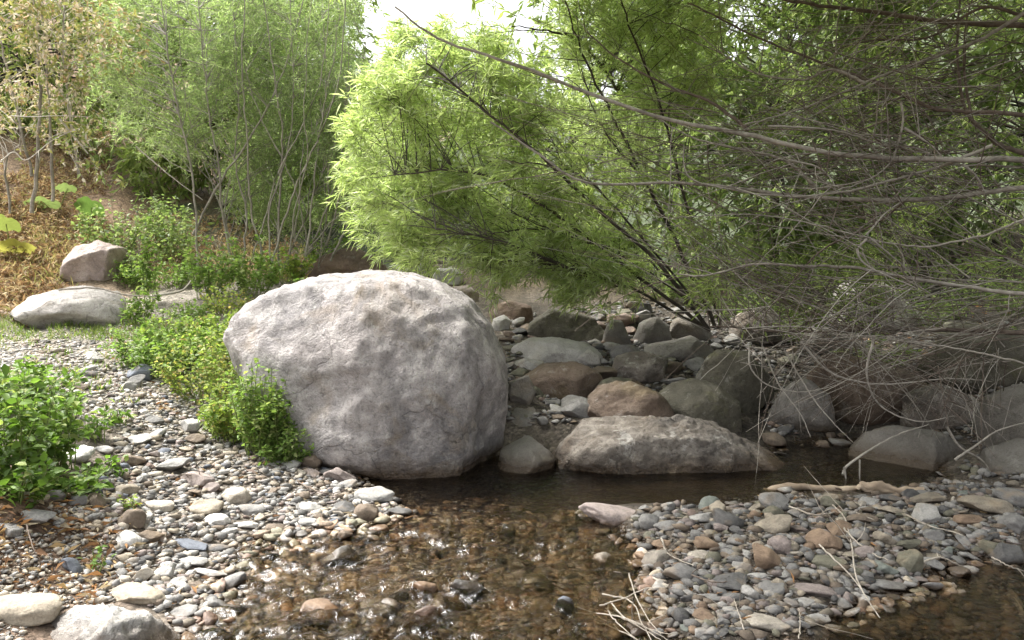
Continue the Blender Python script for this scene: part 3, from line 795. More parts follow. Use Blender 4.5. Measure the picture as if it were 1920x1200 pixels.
for (o, cn, w) in crocks:
    p = np.array(o.location[:])
    k = min(range(len(LAND)), key=lambda q: np.hypot(*(LAND[q][1][:2] - p[:2]))); d = p - LAND[k][1]
    rel = ('left of' if d[0] < 0 else 'right of') if abs(d[0]) > abs(d[1]) else ('behind' if d[1] > 0 else 'in front of')
    bk.setdefault(('small' if w < .14 else 'medium' if w < .2 else 'large', cn, k, rel), []).append((np.hypot(d[0], d[1]), o))
for (sw, cn, k, rel), lst in bk.items():
    lst.sort(key=lambda q: q[0])
    for i, (dd, o) in enumerate(lst):
        near = '' if len(lst) == 1 else (', nearest to it' if i == 0 else ', ' + ['', 'second', 'third', 'fourth', 'fifth', 'sixth', 'seventh', 'eighth'][min(i, 7)] + ' nearest')
        tag(o, f'{sw} {cn} shaded rock {rel} the {LAND[k][0]}{near}', 'rock', 'loose rocks of the cascade')

# labels of the scattered stones: look first, then the landmark they lie by
def size_word(w): return 'tiny' if w < .045 else 'small' if w < .062 else 'medium' if w < .082 else 'large'
ORD = ['', 'second ', 'third ', 'fourth ', 'fifth ', 'sixth ', 'seventh ', 'eighth ']
buckets = {}
for (o, cn, sh, w, region) in scatter:
    p = np.array(o.location[:])
    k = min(range(len(LAND)), key=lambda q: np.hypot(*(LAND[q][1][:2] - p[:2])))
    d = p - LAND[k][1]
    rel = ('left of' if d[0] < 0 else 'right of') if abs(d[0]) > abs(d[1]) else ('behind' if d[1] > 0 else 'in front of')
    key = (size_word(w), cn, sh, k, rel)
    buckets.setdefault(key, []).append((np.hypot(d[0], d[1]), o))
for key, lst in buckets.items():
    lst.sort(key=lambda q: q[0])
    for i, (dd, o) in enumerate(lst):
        sw, cn, sh, k, rel = key
        near = '' if len(lst) == 1 else (', nearest to it' if i == 0 else f', {ORD[i]}nearest')
        lab = f'{sw} {cn} {sh} stone {rel} the {LAND[k][0]}{near}'
        if len(lab.split()) > 16: lab = lab.replace('large ', '', 1).replace('medium ', '', 1).replace('small ', '', 1).replace(', nearest to it', ', nearest')
        tag(o, lab, 'stone', 'stones along the stream')

# ---- gravel: everything too small to count
ico1 = ico(1); ico2 = ico(2)
def gravel(name, polys, counts, smin, smax, pal, weights, label, seed, base=ico1, lift=.25, pw=2.4, tone=1.0):
    r = np.random.default_rng(seed)
    XY = []
    for poly, n in zip(polys, counts):
        if isinstance(poly, tuple) and poly[0] == 'world':      # (x0, x1, y0, y1) box on the ground
            _, x0, x1, y0, y1 = poly
            XY.append(np.stack([r.uniform(x0, x1, n), r.uniform(y0, y1, n)], 1)); continue
        px, py = sample_poly(poly, n, r)
        # all rays marched together
        R = ray(px, py); Yt = np.linspace(1.8, 11, 260)
        got = np.full(len(px), np.nan)
        for i in range(len(Yt)):
            q = R * Yt[i] + np.array([0, 0, HC])
            m = np.isnan(got)
            if not m.any(): break
            b = np.zeros(len(px), bool); b[m] = q[m, 2] < height(q[m, :2], False)
            got[b] = Yt[i]
        ok = ~np.isnan(got)
        XY.append((R[ok] * got[ok, None])[:, :2] + r.normal(0, .02, (ok.sum(), 2)))
    XY = np.concatenate(XY)
    S = np.array(stones)
    keep = np.ones(len(XY), bool)
    for q in S: keep &= ((XY - q[:2]) ** 2).sum(1) > (q[2] * .92) ** 2
    XY = XY[keep]
    n = len(XY); Z = height(XY)
    v, f = base
    chopv = np.array([chop(v.copy(), 9, r, .35, .8, .03) for _ in range(24)])
    s = smin + (smax - smin) * r.random(n) ** pw
    sc = np.stack([s * r.uniform(.8, 1.3, n), s * r.uniform(.6, 1, n), s * r.uniform(.22, .6, n)], 1) / 2 * 1.2
    seeds = r.uniform(0, 50, (n, 1, 3))
    dv = chopv[r.integers(len(chopv), size=n)] * (1 + .16 * vnoise((v[None] * 1.3 + seeds).reshape(-1, 3), 3).reshape(n, -1, 1))
    p = dv * sc[:, None]
    a = r.uniform(0, 6.28, n); tx = r.normal(0, .25, n)
    c, s_ = np.cos(a)[:, None], np.sin(a)[:, None]
    ct, st = np.cos(tx)[:, None], np.sin(tx)[:, None]
    x, y, z = p[..., 0], p[..., 1] * ct - p[..., 2] * st, p[..., 1] * st + p[..., 2] * ct
    p = np.stack([x * c - y * s_, x * s_ + y * c, z], -1)
    p += np.concatenate([XY, (Z + sc[:, 2] * lift * 2)[:, None]], 1)[:, None]
    ci = r.choice(len(pal), n, p=np.array(weights) / sum(weights))
    cc = np.array([PALETTE[q] for q in pal])[ci] * r.uniform(.75, 1.2, (n, 1))
    cc = cc * tone
    cols = np.repeat(cc[:, None], len(v), 1).reshape(-1, 3)
    ff = (f[None] + (np.arange(n) * len(v))[:, None, None]).reshape(-1, 3)
    o = link(name, mesh_from(name, p.reshape(-1, 3), ff, M_PEB, True, cols))
    return tag(o, label, 'gravel', kind='stuff')
gravel('bank_gravel', [L_BAR], [8500], .010, .070, DRYN, [5, 4, 1.5, 3, 4, 1.5, 2.5, .6, 1.6, .5], 'pale loose gravel covering the left bank', 1, tone=.74)
gravel('bar_gravel', [R_BAR, ('world', 2.3, 4.6, 2.2, 5.2)], [5600, 3500], .010, .075, ['pale grey', 'grey', 'dark grey', 'tan', 'brown', 'pinkish', 'olive', 'orange brown'], [3, 4, 3, 3.4, 4, 2, 1.5, 1.2], 'grey mixed gravel covering the right bar', 2, tone=.56)  # low tone paints the shade over the right bar
gravel('stream_bed_gravel', [STREAM, R_CH], [5200, 900], .02, .085, ['grey', 'dark grey', 'tan', 'brown', 'reddish', 'olive', 'orange brown', 'pale tan'], [4, 3, 1.6, 3, 1, 2.4, 1.1, .8], 'brown and orange wet pebbles of the stream bed', 3, ico2, .3, 2.0, 1.3)
gravel('cascade_gravel', [CASC, [(950, 600), (950, 790), (1090, 800), (1240, 790), (1420, 700), (1420, 600), (1200, 560)], R_BACK, [(1330, 640), (1420, 600), (1950, 620), (1950, 900), (1850, 900), (1600, 800), (1450, 820)], [(700, 890), (1480, 900), (1480, 935), (1080, 940), (860, 965), (740, 950)]], [2600, 3200, 1400, 3600, 2200], .015, .08, ['grey', 'dark grey', 'brown', 'pale grey', 'reddish', 'olive'], [4, 3, 2, 1.6, .8, 1], 'dark grey pebbles between the boulders of the cascade', 4, tone=.7)
gravel('path_gravel', [[(-60, 625), (250, 600), (420, 700), (420, 800), (-60, 820)]], [11000], .008, .045, ['pale grey', 'pale tan', 'grey', 'tan', 'white'], [4, 4, 2, 2, 1.5], 'fine pale dusty gravel of the path going back at left', 6)
gravel('bank_grit', [[(-60, 940), (180, 960), (240, 1060), (190, 1140), (310, 1210), (-60, 1210)]], [2600], .008, .042, ['brown', 'grey', 'tan', 'dark grey', 'pale tan', 'pale grey'], [2, 2, 2, 1, 3, 3], 'brown grit and crumbs of soil on the left bank', 5)

# ------------------------------------------------------------------ curves, tubes, leaves
def resample(poly, n):
    p = np.asarray(poly, float)
    if len(p) == 2: 
        t = np.linspace(0, 1, n)[:, None]; return p[0] * (1 - t) + p[1] * t
    q = np.concatenate([[2 * p[0] - p[1]], p, [2 * p[-1] - p[-2]]])
    seg = len(p) - 1
    u = np.linspace(0, seg - 1e-6, n); i = u.astype(int); t = (u - i)[:, None]
    a, b, c, d = q[i], q[i + 1], q[i + 2], q[i + 3]
    return .5 * (2 * b + (c - a) * t + (2 * a - 5 * b + 4 * c - d) * t ** 2 + (3 * b - a - 3 * c + d) * t ** 3)

def tubes(paths, r0, r1, sides=5):
    """paths (B,n,3); r0,r1 (B,) or scalar -> verts, faces"""
    paths = np.asarray(paths, float); B, n, _ = paths.shape
    T_ = np.gradient(paths, axis=1); T_ /= np.linalg.norm(T_, axis=2, keepdims=True) + 1e-9
    ref = np.where(np.abs(T_[..., 2:3]) < .9, np.array([0, 0, 1.]), np.array([1., 0, 0]))
    U = np.cross(T_, ref); U /= np.linalg.norm(U, axis=2, keepdims=True) + 1e-9
    V = np.cross(T_, U)
    t = np.linspace(0, 1, n)[None, :]
    R = (np.broadcast_to(np.asarray(r0, float), (B,))[:, None] * (1 - t) + np.broadcast_to(np.asarray(r1, float), (B,))[:, None] * t)
    a = np.linspace(0, 2 * np.pi, sides, endpoint=False)
    v = paths[:, :, None] + R[..., None, None] * (np.cos(a)[None, None, :, None] * U[:, :, None] + np.sin(a)[None, None, :, None] * V[:, :, None])
    idx = np.arange(B * n * sides).reshape(B, n, sides)
    nx = np.roll(idx, -1, 2)
    f = np.stack([idx[:, :-1], nx[:, :-1], nx[:, 1:], idx[:, 1:]], -1).reshape(-1, 4)
    return v.reshape(-1, 3), f

def join(parts):
    V, Fq, off = [], [], 0
    for v, f in parts:
        V.append(v); Fq.append(f + off); off += len(v)
    return np.concatenate(V), np.concatenate(Fq)

def norm(v): return v / (np.linalg.norm(v, axis=-1, keepdims=True) + 1e-9)

def lance_leaves(base, d, L, Wd, cols, r, fold=.25):
    """narrow folded leaves: base points, directions, length, width"""
    n = len(base)
    d = norm(d)
    s = norm(np.cross(d, r.normal(size=(n, 3))))
    up = np.cross(s, d)
    L = L[:, None]; Wd = Wd[:, None]
    sag = np.array([0, 0, -.12]) * L
    mid = base + d * L * .45
    v = np.stack([base, mid + s * Wd * .5 + up * Wd * fold, base + d * L + sag, mid - s * Wd * .5 + up * Wd * fold], 1)
    i = np.arange(n)[:, None] * 4
    f = np.concatenate([i + np.array([0, 1, 2]), i + np.array([0, 2, 3])])
    return v.reshape(-1, 3), f, np.repeat(cols, 4, 0)

def broad_leaves(base, d, L, Wd, cols, r):
    """ovate leaves of six points with a folded midrib"""
    n = len(base); d = norm(d)
    upv = norm(np.array([0, 0, 1.]) + .55 * r.normal(size=(n, 3)))
    s = norm(np.cross(d, upv)); up = np.cross(s, d)
    L = L[:, None]; Wd = Wd[:, None]
    def pt(t, w, h): return base + d * L * t + s * Wd * w + up * Wd * h
    v = np.stack([pt(0, 0, 0), pt(.3, .5, .14), pt(.68, .36, .1), pt(1, 0, -.22), pt(.68, -.36, .1), pt(.3, -.5, .14), pt(.45, 0, 0)], 1)
    i = np.arange(n)[:, None] * 7
    f = np.concatenate([i + np.array(q) for q in ([0, 1, 6], [1, 2, 6], [2, 3, 6], [3, 4, 6], [4, 5, 6], [5, 0, 6])])
    return v.reshape(-1, 3), f, np.repeat(cols, 7, 0)

def palette_mix(r, n, cols, w, jit=.18):
    ci = r.choice(len(cols), n, p=np.array(w) / sum(w))
    return np.array(cols)[ci] * r.uniform(1 - jit, 1 + jit, (n, 1))

def curve_to(a, b, n, r, sag=.12, jit=.04):
    t = np.linspace(0, 1, n)[:, None]
    L = np.linalg.norm(b - a)
    mid = (a + b) / 2 + r.normal(0, jit * L, 3) + np.array([0, 0, sag * L])
    p = a * (1 - t) ** 2 + 2 * mid * t * (1 - t) + b * t ** 2
    return p + np.cumsum(r.normal(0, jit * L / n * .6, (n, 3)), 0) * t

def foliage(clumps, stems, r, twigs=14, per=14, L=(.06, .1), Wr=.13, droop=.25, spread=1.0, bias=(0, 0, 0), cols=None, cw=None, broad=False, twig_r=.002, stem_jit=.07, branch_r=.0042, lean=.9):
    """clumps: (x,y,z,rad). Each gets a branch from the nearest stem point, twigs through its volume, leaves along the twigs."""
    SP_ = np.concatenate(stems) if stems else None
    bpaths, tpaths, lb, ld = [], [], [], []
    bias = np.array(bias, float)
    for (x, y, z, rad) in clumps:
        c = np.array([x, y, z])
        if SP_ is not None:
            dd = np.linalg.norm(SP_ - c, axis=1) + 1.2 * np.maximum(0, SP_[:, 2] - z + .25)
            s0 = SP_[int(np.argmin(dd + r.uniform(0, .7, len(dd))))]
            bpaths.append(curve_to(s0, c, 8, r, .08, stem_jit))
            out = c - s0
        else:
            out = np.zeros(3)
        n = int(twigs)
        st = c + r.normal(0, .42 * rad, (n, 3))
        dr = norm(r.normal(0, spread, (n, 3)) + norm(out) * lean + bias)
        ln = rad * r.uniform(.7, 1.4, n)
        t = np.linspace(0, 1, 6)[None, :, None]
        tp = st[:, None] + dr[:, None] * ln[:, None, None] * t + np.array([0, 0, -1.]) * (droop * ln)[:, None, None] * t ** 2
        tpaths.append(tp)
        k = int(per)
        tt = r.uniform(.05, 1, (n, k))
        b = st[:, None] + dr[:, None] * ln[:, None, None] * tt[..., None] + np.array([0, 0, -1.]) * (droop * ln)[:, None, None] * tt[..., None] ** 2
        dl = dr[:, None] * .8 + r.normal(0, .55, (n, k, 3)) + np.array([0, 0, -droop])
        lb.append(b.reshape(-1, 3)); ld.append(dl.reshape(-1, 3))
    lb = np.concatenate(lb); ld = np.concatenate(ld); n = len(lb)
    ll = r.uniform(L[0], L[1], n); c = palette_mix(r, n, cols, cw)
    fn = broad_leaves if broad else lance_leaves
    lv = fn(lb, ld, ll, ll * Wr * r.uniform(.8, 1.2, n), c, r)
    tw = [tubes(np.concatenate(tpaths), twig_r, twig_r * .4, 3)]
    if bpaths: tw.append(tubes(np.array(bpaths), branch_r, branch_r * .45, 4))
    return lv, join(tw)

def clumps_in(poly, n, Y0, Y1, rad, r, fy=None, gap=0):
    px, py = sample_poly(poly, n, r)
    Y = r.uniform(Y0, Y1, len(px)) if fy is None else fy(px, py, r)
    p = P(px, py, Y)
    return np.concatenate([p, r.uniform(rad[0], rad[1], (len(p), 1))], 1)

def plant(name, base, label, cat, stems, clumps, mat_bark, mat_leaf, seed, stem_r, group=None, twig_mat=None, **kw):
    """a thing: stems (each its own part), twigs, crown"""
    r = np.random.default_rng(seed)
    base = np.asarray(base, float)
    t = empty(name, base, label, cat, group)
    for i, s in enumerate(stems):
        rr = stem_r[i % len(stem_r)] if isinstance(stem_r, (list, tuple)) else stem_r
        v, f = tubes(s[None], rr, rr * .35, 6)
        link('stem', mesh_from('stem', v - base, f, mat_bark), t)
    if clumps is not None and len(clumps):
        (lv, lf, lc), (tv, tf) = foliage(clumps, stems, r, **kw)
        link('crown', mesh_from('crown', lv - base, lf, mat_leaf, False, lc), t)
        o = link('twigs', mesh_from('twigs', tv - base, tf, twig_mat or mat_bark), t)
        o['kind'] = 'stuff'
    return t

def pxpath(pts_, Y0, Y1=None, n=24, jit=.0, r=None):
    Y1 = Y0 if Y1 is None else Y1
    k = len(pts_)
    p = P(np.array([a[0] for a in pts_]), np.array([a[1] for a in pts_]), np.linspace(Y0, Y1, k))
    q = resample(p, n)
    if jit and r is not None: q = q + r.normal(0, jit, q.shape)
    return q

WCOL = [(.44, .52, .23), (.52, .58, .31), (.33, .42, .17), (.62, .65, .52)]
LCOL = [(.33, .42, .20), (.40, .48, .25), (.24, .33, .15), (.50, .54, .40)]
DCOL = [(.30, .37, .14), (.38, .44, .18), (.21, .28, .10), (.44, .48, .28)]

# ---- left willow clump: pale upright stems, fine foliage
r = np.random.default_rng(41)
LS = [[(372, 510), (368, 430), (360, 330), (345, 250), (325, 160), (310, 60), (290, -80)], [(362, 440), (410, 345), (470, 258), (520, 160), (560, 40), (580, -80)], [(432, 480), (415, 385), (410, 300), (392, 220), (380, 110), (370, -60)],
      [(500, 525), (530, 425), (560, 335), (600, 250), (640, 120), (650, -60)], [(562, 505), (600, 425), (630, 335), (645, 250), (650, 130)], [(522, 500), (525, 350), (530, 260), (518, 170), (500, 40), (490, -80)],
      [(575, 480), (590, 335), (602, 230), (625, 110), (640, 0)], [(492, 480), (470, 385), (465, 280), (455, 150), (460, -80)], [(612, 460), (640, 355), (662, 240), (690, 180), (700, 110)], [(540, 500), (552, 400), (575, 300), (570, 180), (590, -80)], [(455, 500), (462, 400), (440, 300), (448, 200), (430, -60)], [(596, 500), (612, 400), (618, 300), (650, 200), (655, 80)], [(510, 510), (505, 400), (540, 280), (550, 150), (540, -80)], [(548, 520), (600, 440), (660, 380), (690, 330)], [(520, 515), (560, 440), (590, 360), (660, 200), (690, 60)], [(468, 500), (500, 400), (520, 330), (600, 150), (620, -60)], [(440, 500), (425, 420), (400, 350), (350, 200), (330, -40)], [(585, 505), (570, 420), (545, 330), (480, 200), (450, 60)], [(530, 515), (560, 400), (565, 300), (610, 180), (600, -60)], [(620, 490), (650, 420), (670, 330), (680, 200)]]
stemsA = [pxpath(s, 8.3 + .12 * (i % 3), 8.2 + .3 * (i % 2), 24, .006, r) for i, s in enumerate(LS[:3])]
stemsB = [pxpath(s, 8.4 + .12 * (i % 3), 8.2 + .3 * (i % 2), 24, .006, r) for i, s in enumerate(LS[3:])]
cl = clumps_in([(190, -60), (470, -60), (460, 180), (430, 290), (300, 280), (190, 210)], 125, 8.3, 9.8, (.16, .3), r)
plant('willow_shrub', stemsA[0][0], 'tall willow shrub with three pale bare stems left of the stem thicket', 'shrub', stemsA, cl, M_BARK_ASH, M_WILLOW, 1, .0125, cols=LCOL, cw=[4, 3, 2, 1], twigs=17, per=16, L=(.04, .075), Wr=.13, droop=.1, bias=(0, 0, .7), twig_mat=M_BARK_GREY, group='willows on the left bank')
cl = np.concatenate([clumps_in([(430, -60), (655, -60), (665, 120), (650, 270), (560, 290), (440, 280)], 150, 8.4, 9.8, (.16, .3), r), clumps_in([(430, 280), (650, 280), (630, 430), (440, 440)], 70, 8.9, 9.9, (.12, .2), r), clumps_in([(635, 90), (700, 120), (740, 250), (750, 430), (660, 450)], 62, 8.4, 9.6, (.14, .25), r)])
plant('willow_shrub', stemsB[0][0], 'dense willow thicket of many upright grey stems behind the huge boulder', 'shrub', stemsB, cl, M_BARK_ASH, M_WILLOW, 2, [.0125, .011, .012, .0105, .012, .010, .009, .011, .008, .010, .007, .008, .009, .007, .008, .007], cols=LCOL, cw=[4, 3, 2, 1.4], twigs=17, per=16, L=(.04, .075), Wr=.13, droop=.1, bias=(0, 0, .7), twig_mat=M_BARK_GREY, group='willows on the left bank')

# ---- central bright willow leaning over the boulder
r = np.random.default_rng(43)
CS = [[(1330, 620), (1240, 500), (1120, 390), (1010, 290), (900, 200), (800, 120)], [(1330, 620), (1200, 520), (1080, 430), (960, 350), (850, 320), (740, 330)], [(1340, 610), (1250, 420), (1170, 260), (1100, 120), (1060, 0)],
      [(1330, 620), (1180, 540), (1060, 500), (930, 450), (820, 430)], [(1350, 610), (1290, 400), (1240, 200), (1180, 50), (1150, -60)], [(1160, 172), (1105, 95), (1050, 62), (960, 50)], [(1300, 560), (1190, 430), (1090, 330), (960, 300)], [(1320, 580), (1150, 470), (1010, 430), (900, 440)], [(1280, 540), (1180, 470), (1080, 450), (960, 400)], [(1340, 600), (1220, 360), (1130, 240), (1090, 130)]]
stemsC = [pxpath(s, 6.7 + .1 * i, 6.15 + .12 * (i % 3), 26, .006, r) for i, s in enumerate(CS)]
def fyC(px, py, r): return 6.3 + 1.2 * r.random(len(px)) + .5 * (px > 1100)
cl = np.concatenate([
    clumps_in([(705, 300), (725, 190), (770, 110), (860, 110), (960, 140), (1040, 190), (1150, 200), (1230, 330), (1100, 440), (950, 490), (780, 455), (730, 410), (700, 370)], 92, 6.3, 7.6, (.12, .26), r),
    clumps_in([(665, 420), (655, 260), (710, 110), (770, 80), (800, 300), (800, 500), (720, 470)], 36, 6.3, 7.8, (.08, .18), r), clumps_in([(780, 120), (1000, 110), (1000, 520), (760, 500)], 30, 6.3, 7.6, (.08, .16), r),
    clumps_in([(1085, -60), (1330, -60), (1330, 250), (1150, 220), (1090, 150), (1070, 60)], 85, 6.6, 7.9, (.15, .28), r),
    clumps_in([(720, 110), (760, 60), (860, 40), (960, 60), (960, 110), (840, 120)], 13, 6.4, 7.4, (.07, .15), r),
    clumps_in([(740, 130), (840, 100), (960, 90), (1030, 60), (1040, 170), (840, 150)], 14, 6.4, 7.2, (.07, .13), r),
    clumps_in([(860, 450), (1150, 420), (1250, 470), (1230, 550), (1080, 570), (900, 520)], 44, 6.5, 7.4, (.10, .2), r)])
plant('willow_tree', stemsC[0][0], 'bright yellow green willow with long narrow leaves leaning over the huge boulder', 'tree', stemsC, cl, M_BARK_DARK, M_WILLOW, 3, [.018, .016, .016, .014, .014, .013, .011, .011, .01, .012], cols=WCOL, cw=[4, 3.2, 2, 1.4], twigs=16, per=16, L=(.055, .12), Wr=.10, droop=.2, bias=(-.55, -.1, .3), spread=.75)

# ---- right willow with long arching bare branches (trunk outside the frame)
r = np.random.default_rng(47)
BR = [  # pts, Y0, Y1, r(px) at thick end, material
    ([(2150, 330), (1920, 301), (1750, 300), (1600, 292), (1480, 272), (1380, 248), (1280, 230), (1160, 195), (1040, 150), (930, 108), (850, 85), (790, 52), (740, 12)], 4.5, 5.2, 6.5, 0),
    ([(2150, 350), (1920, 352), (1850, 362), (1700, 375), (1560, 372), (1450, 362), (1350, 350), (1260, 342), (1100, 342), (1010, 288), (920, 228)], 4.7, 5.4, 6, 0),
    ([(2150, 240), (1920, 215), (1830, 210), (1760, 205), (1700, 182), (1640, 155), (1560, 125), (1440, 80), (1360, 40), (1290, 5)], 4.8, 5.4, 5, 1),
    ([(2000, -30), (1880, 50), (1800, 90), (1700, 125), (1620, 155), (1500, 205), (1390, 236)], 4.9, 5.2, 4.2, 0),
    ([(2100, 350), (1920, 288), (1880, 275), (1850, 252), (1815, 215), (1800, 160), (1795, 80), (1800, -20)], 5.0, 5.3, 6, 1),
    ([(2120, 60), (1920, 48), (1760, 40), (1640, 22), (1500, 5), (1380, -30)], 5.2, 5.6, 7, 1),
    ([(2000, 385), (1920, 412), (1850, 440), (1750, 461), (1680, 458), (1600, 440), (1500, 415), (1400, 402), (1270, 408)], 4.4, 5.0, 4, 2),
    ([(2120, 560), (1920, 552), (1830, 540), (1700, 520), (1600, 502), (1500, 498), (1420, 495), (1320, 517), (1270, 515)], 4.6, 5.3, 5, 0),
    ([(2100, 720), (1920, 681), (1830, 660), (1720, 641), (1640, 629)], 4.3, 4.9, 4, 2),
    ([(2100, 640), (1920, 625), (1760, 618), (1640, 618), (1500, 622), (1330, 612)], 5.3, 5.8, 6, 1),
    ([(1860, 272), (1780, 306), (1680, 336), (1580, 360), (1480, 368), (1360, 353), (1290, 330), (1280, 270)], 4.6, 5.0, 4.4, 2),
    ([(1440, 236), (1560, 244), (1650, 270), (1770, 294)], 4.6, 4.6, 3, 2),
    ([(1690, 192), (1692, 235), (1672, 300), (1640, 330), (1590, 352)], 4.6, 4.6, 3.2, 2),
    ([(1695, 240), (1725, 258), (1748, 275), (1765, 292)], 4.55, 4.55, 4, 2),
    ([(1805, 308), (1830, 330), (1848, 362)], 4.6, 4.6, 4, 2),
    ([(1478, 300), (1530, 312), (1558, 335), (1568, 360)], 4.7, 4.7, 3, 2),
    ([(1625, 448), (1608, 470), (1628, 500), (1700, 532), (1725, 545)], 4.5, 4.5, 3.4, 2),
    ([(1630, 445), (1660, 470), (1700, 505), (1722, 542)], 4.6, 4.6, 2.6, 2),
    ([(1625, 440), (1660, 400), (1700, 372), (1760, 330)], 4.7, 4.9, 2.6, 2),
    ([(1530, 350), (1470, 300), (1380, 278), (1300, 258), (1220, 215)], 5.0, 5.3, 3.4, 0),
    ([(1400, 240), (1330, 190), (1250, 160), (1160, 110), (1100, 60)], 5.2, 5.6, 3.4, 1),
    ([(1620, 155), (1560, 130), (1500, 150), (1400, 130), (1310, 65)], 5.1, 5.5, 3, 0),
    ([(1920, 30), (1840, 15), (1740, 70), (1640, 75), (1560, 95)], 5.0, 5.4, 3.4, 1),
    ([(1820, 215), (1808, 130), (1812, 40), (1830, -20)], 5.1, 5.2, 2.6, 1),
    ([(1700, 375), (1640, 420), (1540, 470), (1460, 560), (1420, 600)], 5.0, 5.4, 2.6, 1),
    ([(1405, 650), (1408, 690), (1440, 722), (1500, 735), (1560, 725)], 5.0, 5.0, 2.6, 2),
    ([(1430, 650), (1460, 720), (1500, 775), (1520, 820)], 5.0, 4.9, 2.4, 2),
    ([(1470, 655), (1520, 740), (1560, 790), (1600, 830)], 5.0, 4.8, 2.2, 2),
    ([(1640, 630), (1625, 700), (1650, 760), (1720, 790), (1790, 780)], 4.8, 4.7, 2.4, 0),
    ([(1500, 640), (1560, 700), (1650, 720), (1780, 710), (1860, 715)], 5.0, 5.0, 2.4, 0),
    ([(1580, 890), (1590, 872), (1640, 838), (1690, 812), (1740, 797)], 4.75, 4.75, 4, 2),
    ([(1583, 876), (1586, 900), (1582, 918)], 4.74, 4.74, 3, 2),
    ([(1612, 862), (1612, 900), (1616, 925)], 4.74, 4.74, 2.4, 2),
    ([(1790, 862), (1830, 835), (1870, 808), (1930, 790)], 4.55, 4.5, 3.4, 2),
    ([(1775, 800), (1800, 838), (1840, 862), (1860, 890)], 4.6, 4.6, 2.6, 0),
]
trunk_base = P(2330, 820, 5.2); trunk_base[2] = height(trunk_base[None, :2])[0] - .05
tree = empty('willow_tree', trunk_base, 'big willow at right sending long bare grey branches across the stream', 'tree')
tp = resample([trunk_base, trunk_base + [-.05, .1, .5], trunk_base + [.05, .05, 1.1], trunk_base + [.15, .2, 1.9], trunk_base + [.1, .1, 3.0]], 18)
v, f = tubes(tp[None], .14, .06, 10); link('trunk', mesh_from('trunk', v - trunk_base, f, M_BARK_DARK), tree)
M_LIMB = bark_material('willow_limb_bark', (.13, .115, .095), (.43, .395, .345))
bm_ = [M_LIMB, M_BARK_BROWN, M_BARK_ASH]
paths = []
for (pp, Y0, Y1, rp, mi) in BR:
    sc_ = min(1, math.hypot(pp[0][0] - pp[-1][0], pp[0][1] - pp[-1][1]) / 700)
    pth = pxpath(pp, Y0, Y1, 40, .003 * sc_, r)
    if pp[0][0] > 1990:
        j = int(np.argmin(np.linalg.norm(tp - pth[0], axis=1)))
        pth = np.concatenate([curve_to(tp[j], pth[0], 8, r, .03, .02)[:-1], pth])
    rad = rp / F * Y0 * (1.05 if mi != 2 else .75)
    v, f = tubes(pth[None], rad, rad * .3, 7)
    link('branch', mesh_from('branch', v - trunk_base, f, bm_[mi]), tree)
    paths.append(pth)
# thin twigs: side shoots along the branches and a fan of brown shoots rising to the upper left
tw = []; twp = []
def shoot(a, d, ln, curl, n=10):
    t = np.linspace(0, 1, n)[:, None]
    return a + d * ln * t + curl * ln * t ** 2 + np.cumsum(r.normal(0, .007 * ln, (n, 3)), 0)
for pth in paths[:25]:
    for _ in range(9):
        a = pth[int(r.integers(5, len(pth)))]
        d = norm(np.array([r.normal(-.7, .6), r.normal(0, .5), r.normal(.1, .6)]))
        twp.append(shoot(a, d, r.uniform(.25, 1.0), np.array([r.normal(-.05, .14), r.normal(0, .12), r.normal(-.08, .16)])))
def bundle(n, src, dst, Ya, Yb, bow=0):
    for _ in range(n):
        s0 = (r.uniform(src[0], src[2]), r.uniform(src[1], src[3])); s1 = (r.uniform(dst[0], dst[2]), r.uniform(dst[1], dst[3]))
        k = r.uniform(.75, 1)
        s1 = (s0[0] + (s1[0] - s0[0]) * k, s0[1] + (s1[1] - s0[1]) * k)
        a = P(s0[0], s0[1], r.uniform(*Ya)); b = P(s1[0], s1[1], r.uniform(*Yb))
        twp.append(curve_to(a, b, 10, r, bow * .8 + r.normal(0, .05), .03))
bundle(40, (1380, 560, 1720, 650), (900, 230, 1250, 480), (5.2, 6.0), (5.6, 6.5), .03)      # brown fan
bundle(24, (1250, 200, 1480, 430), (800, 150, 1080, 380), (5.2, 5.8), (5.6, 6.1), .02)
bundle(40, (1400, 520, 1920, 680), (1180, 380, 1500, 600), (5.0, 6.2), (5.2, 6.4), -.05)
bundle(130, (1650, -20, 2050, 560), (1150, -40, 1500, 480), (4.5, 6.0), (4.8, 6.2), .0)
bundle(150, (1500, -20, 2000, 520), (1200, -20, 1700, 480), (4.6, 6.4), (4.8, 6.6), .0)
bundle(40, (1500, 380, 1950, 660), (1350, 420, 1800, 700), (4.6, 6.2), (4.7, 6.2), -.1)
bundle(70, (1550, 520, 2000, 680), (1350, 600, 1700, 820), (4.5, 5.6), (4.7, 5.8), .06)
bundle(80, (1380, 590, 1900, 690), (1430, 690, 1920, 870), (4.7, 5.8), (4.6, 5.6), .12)
bundle(26, (1700, 660, 1950, 760), (1740, 760, 1930, 880), (4.5, 5.2), (4.4, 5.0), .15)
twp = np.array(twp)
k1 = r.random(len(twp))
for mat_, sel, nm in ((M_BARK_GREY, k1 < .45, 'grey'), (M_BARK_ASH, (k1 >= .45) & (k1 < .6), 'ash grey'), (M_BARK_BROWN, k1 >= .6, 'brown')):
    v, f = tubes(twp[sel], r.uniform(.0018, .0042, sel.sum()), .0012, 4)
    o = link('twigs', mesh_from('twigs', v - trunk_base, f, mat_), tree); o['kind'] = 'stuff'; o['label'] = f'{nm} thin bare twigs'
shade_limbs = []  # unseen limbs added to carry the shading canopy overhead
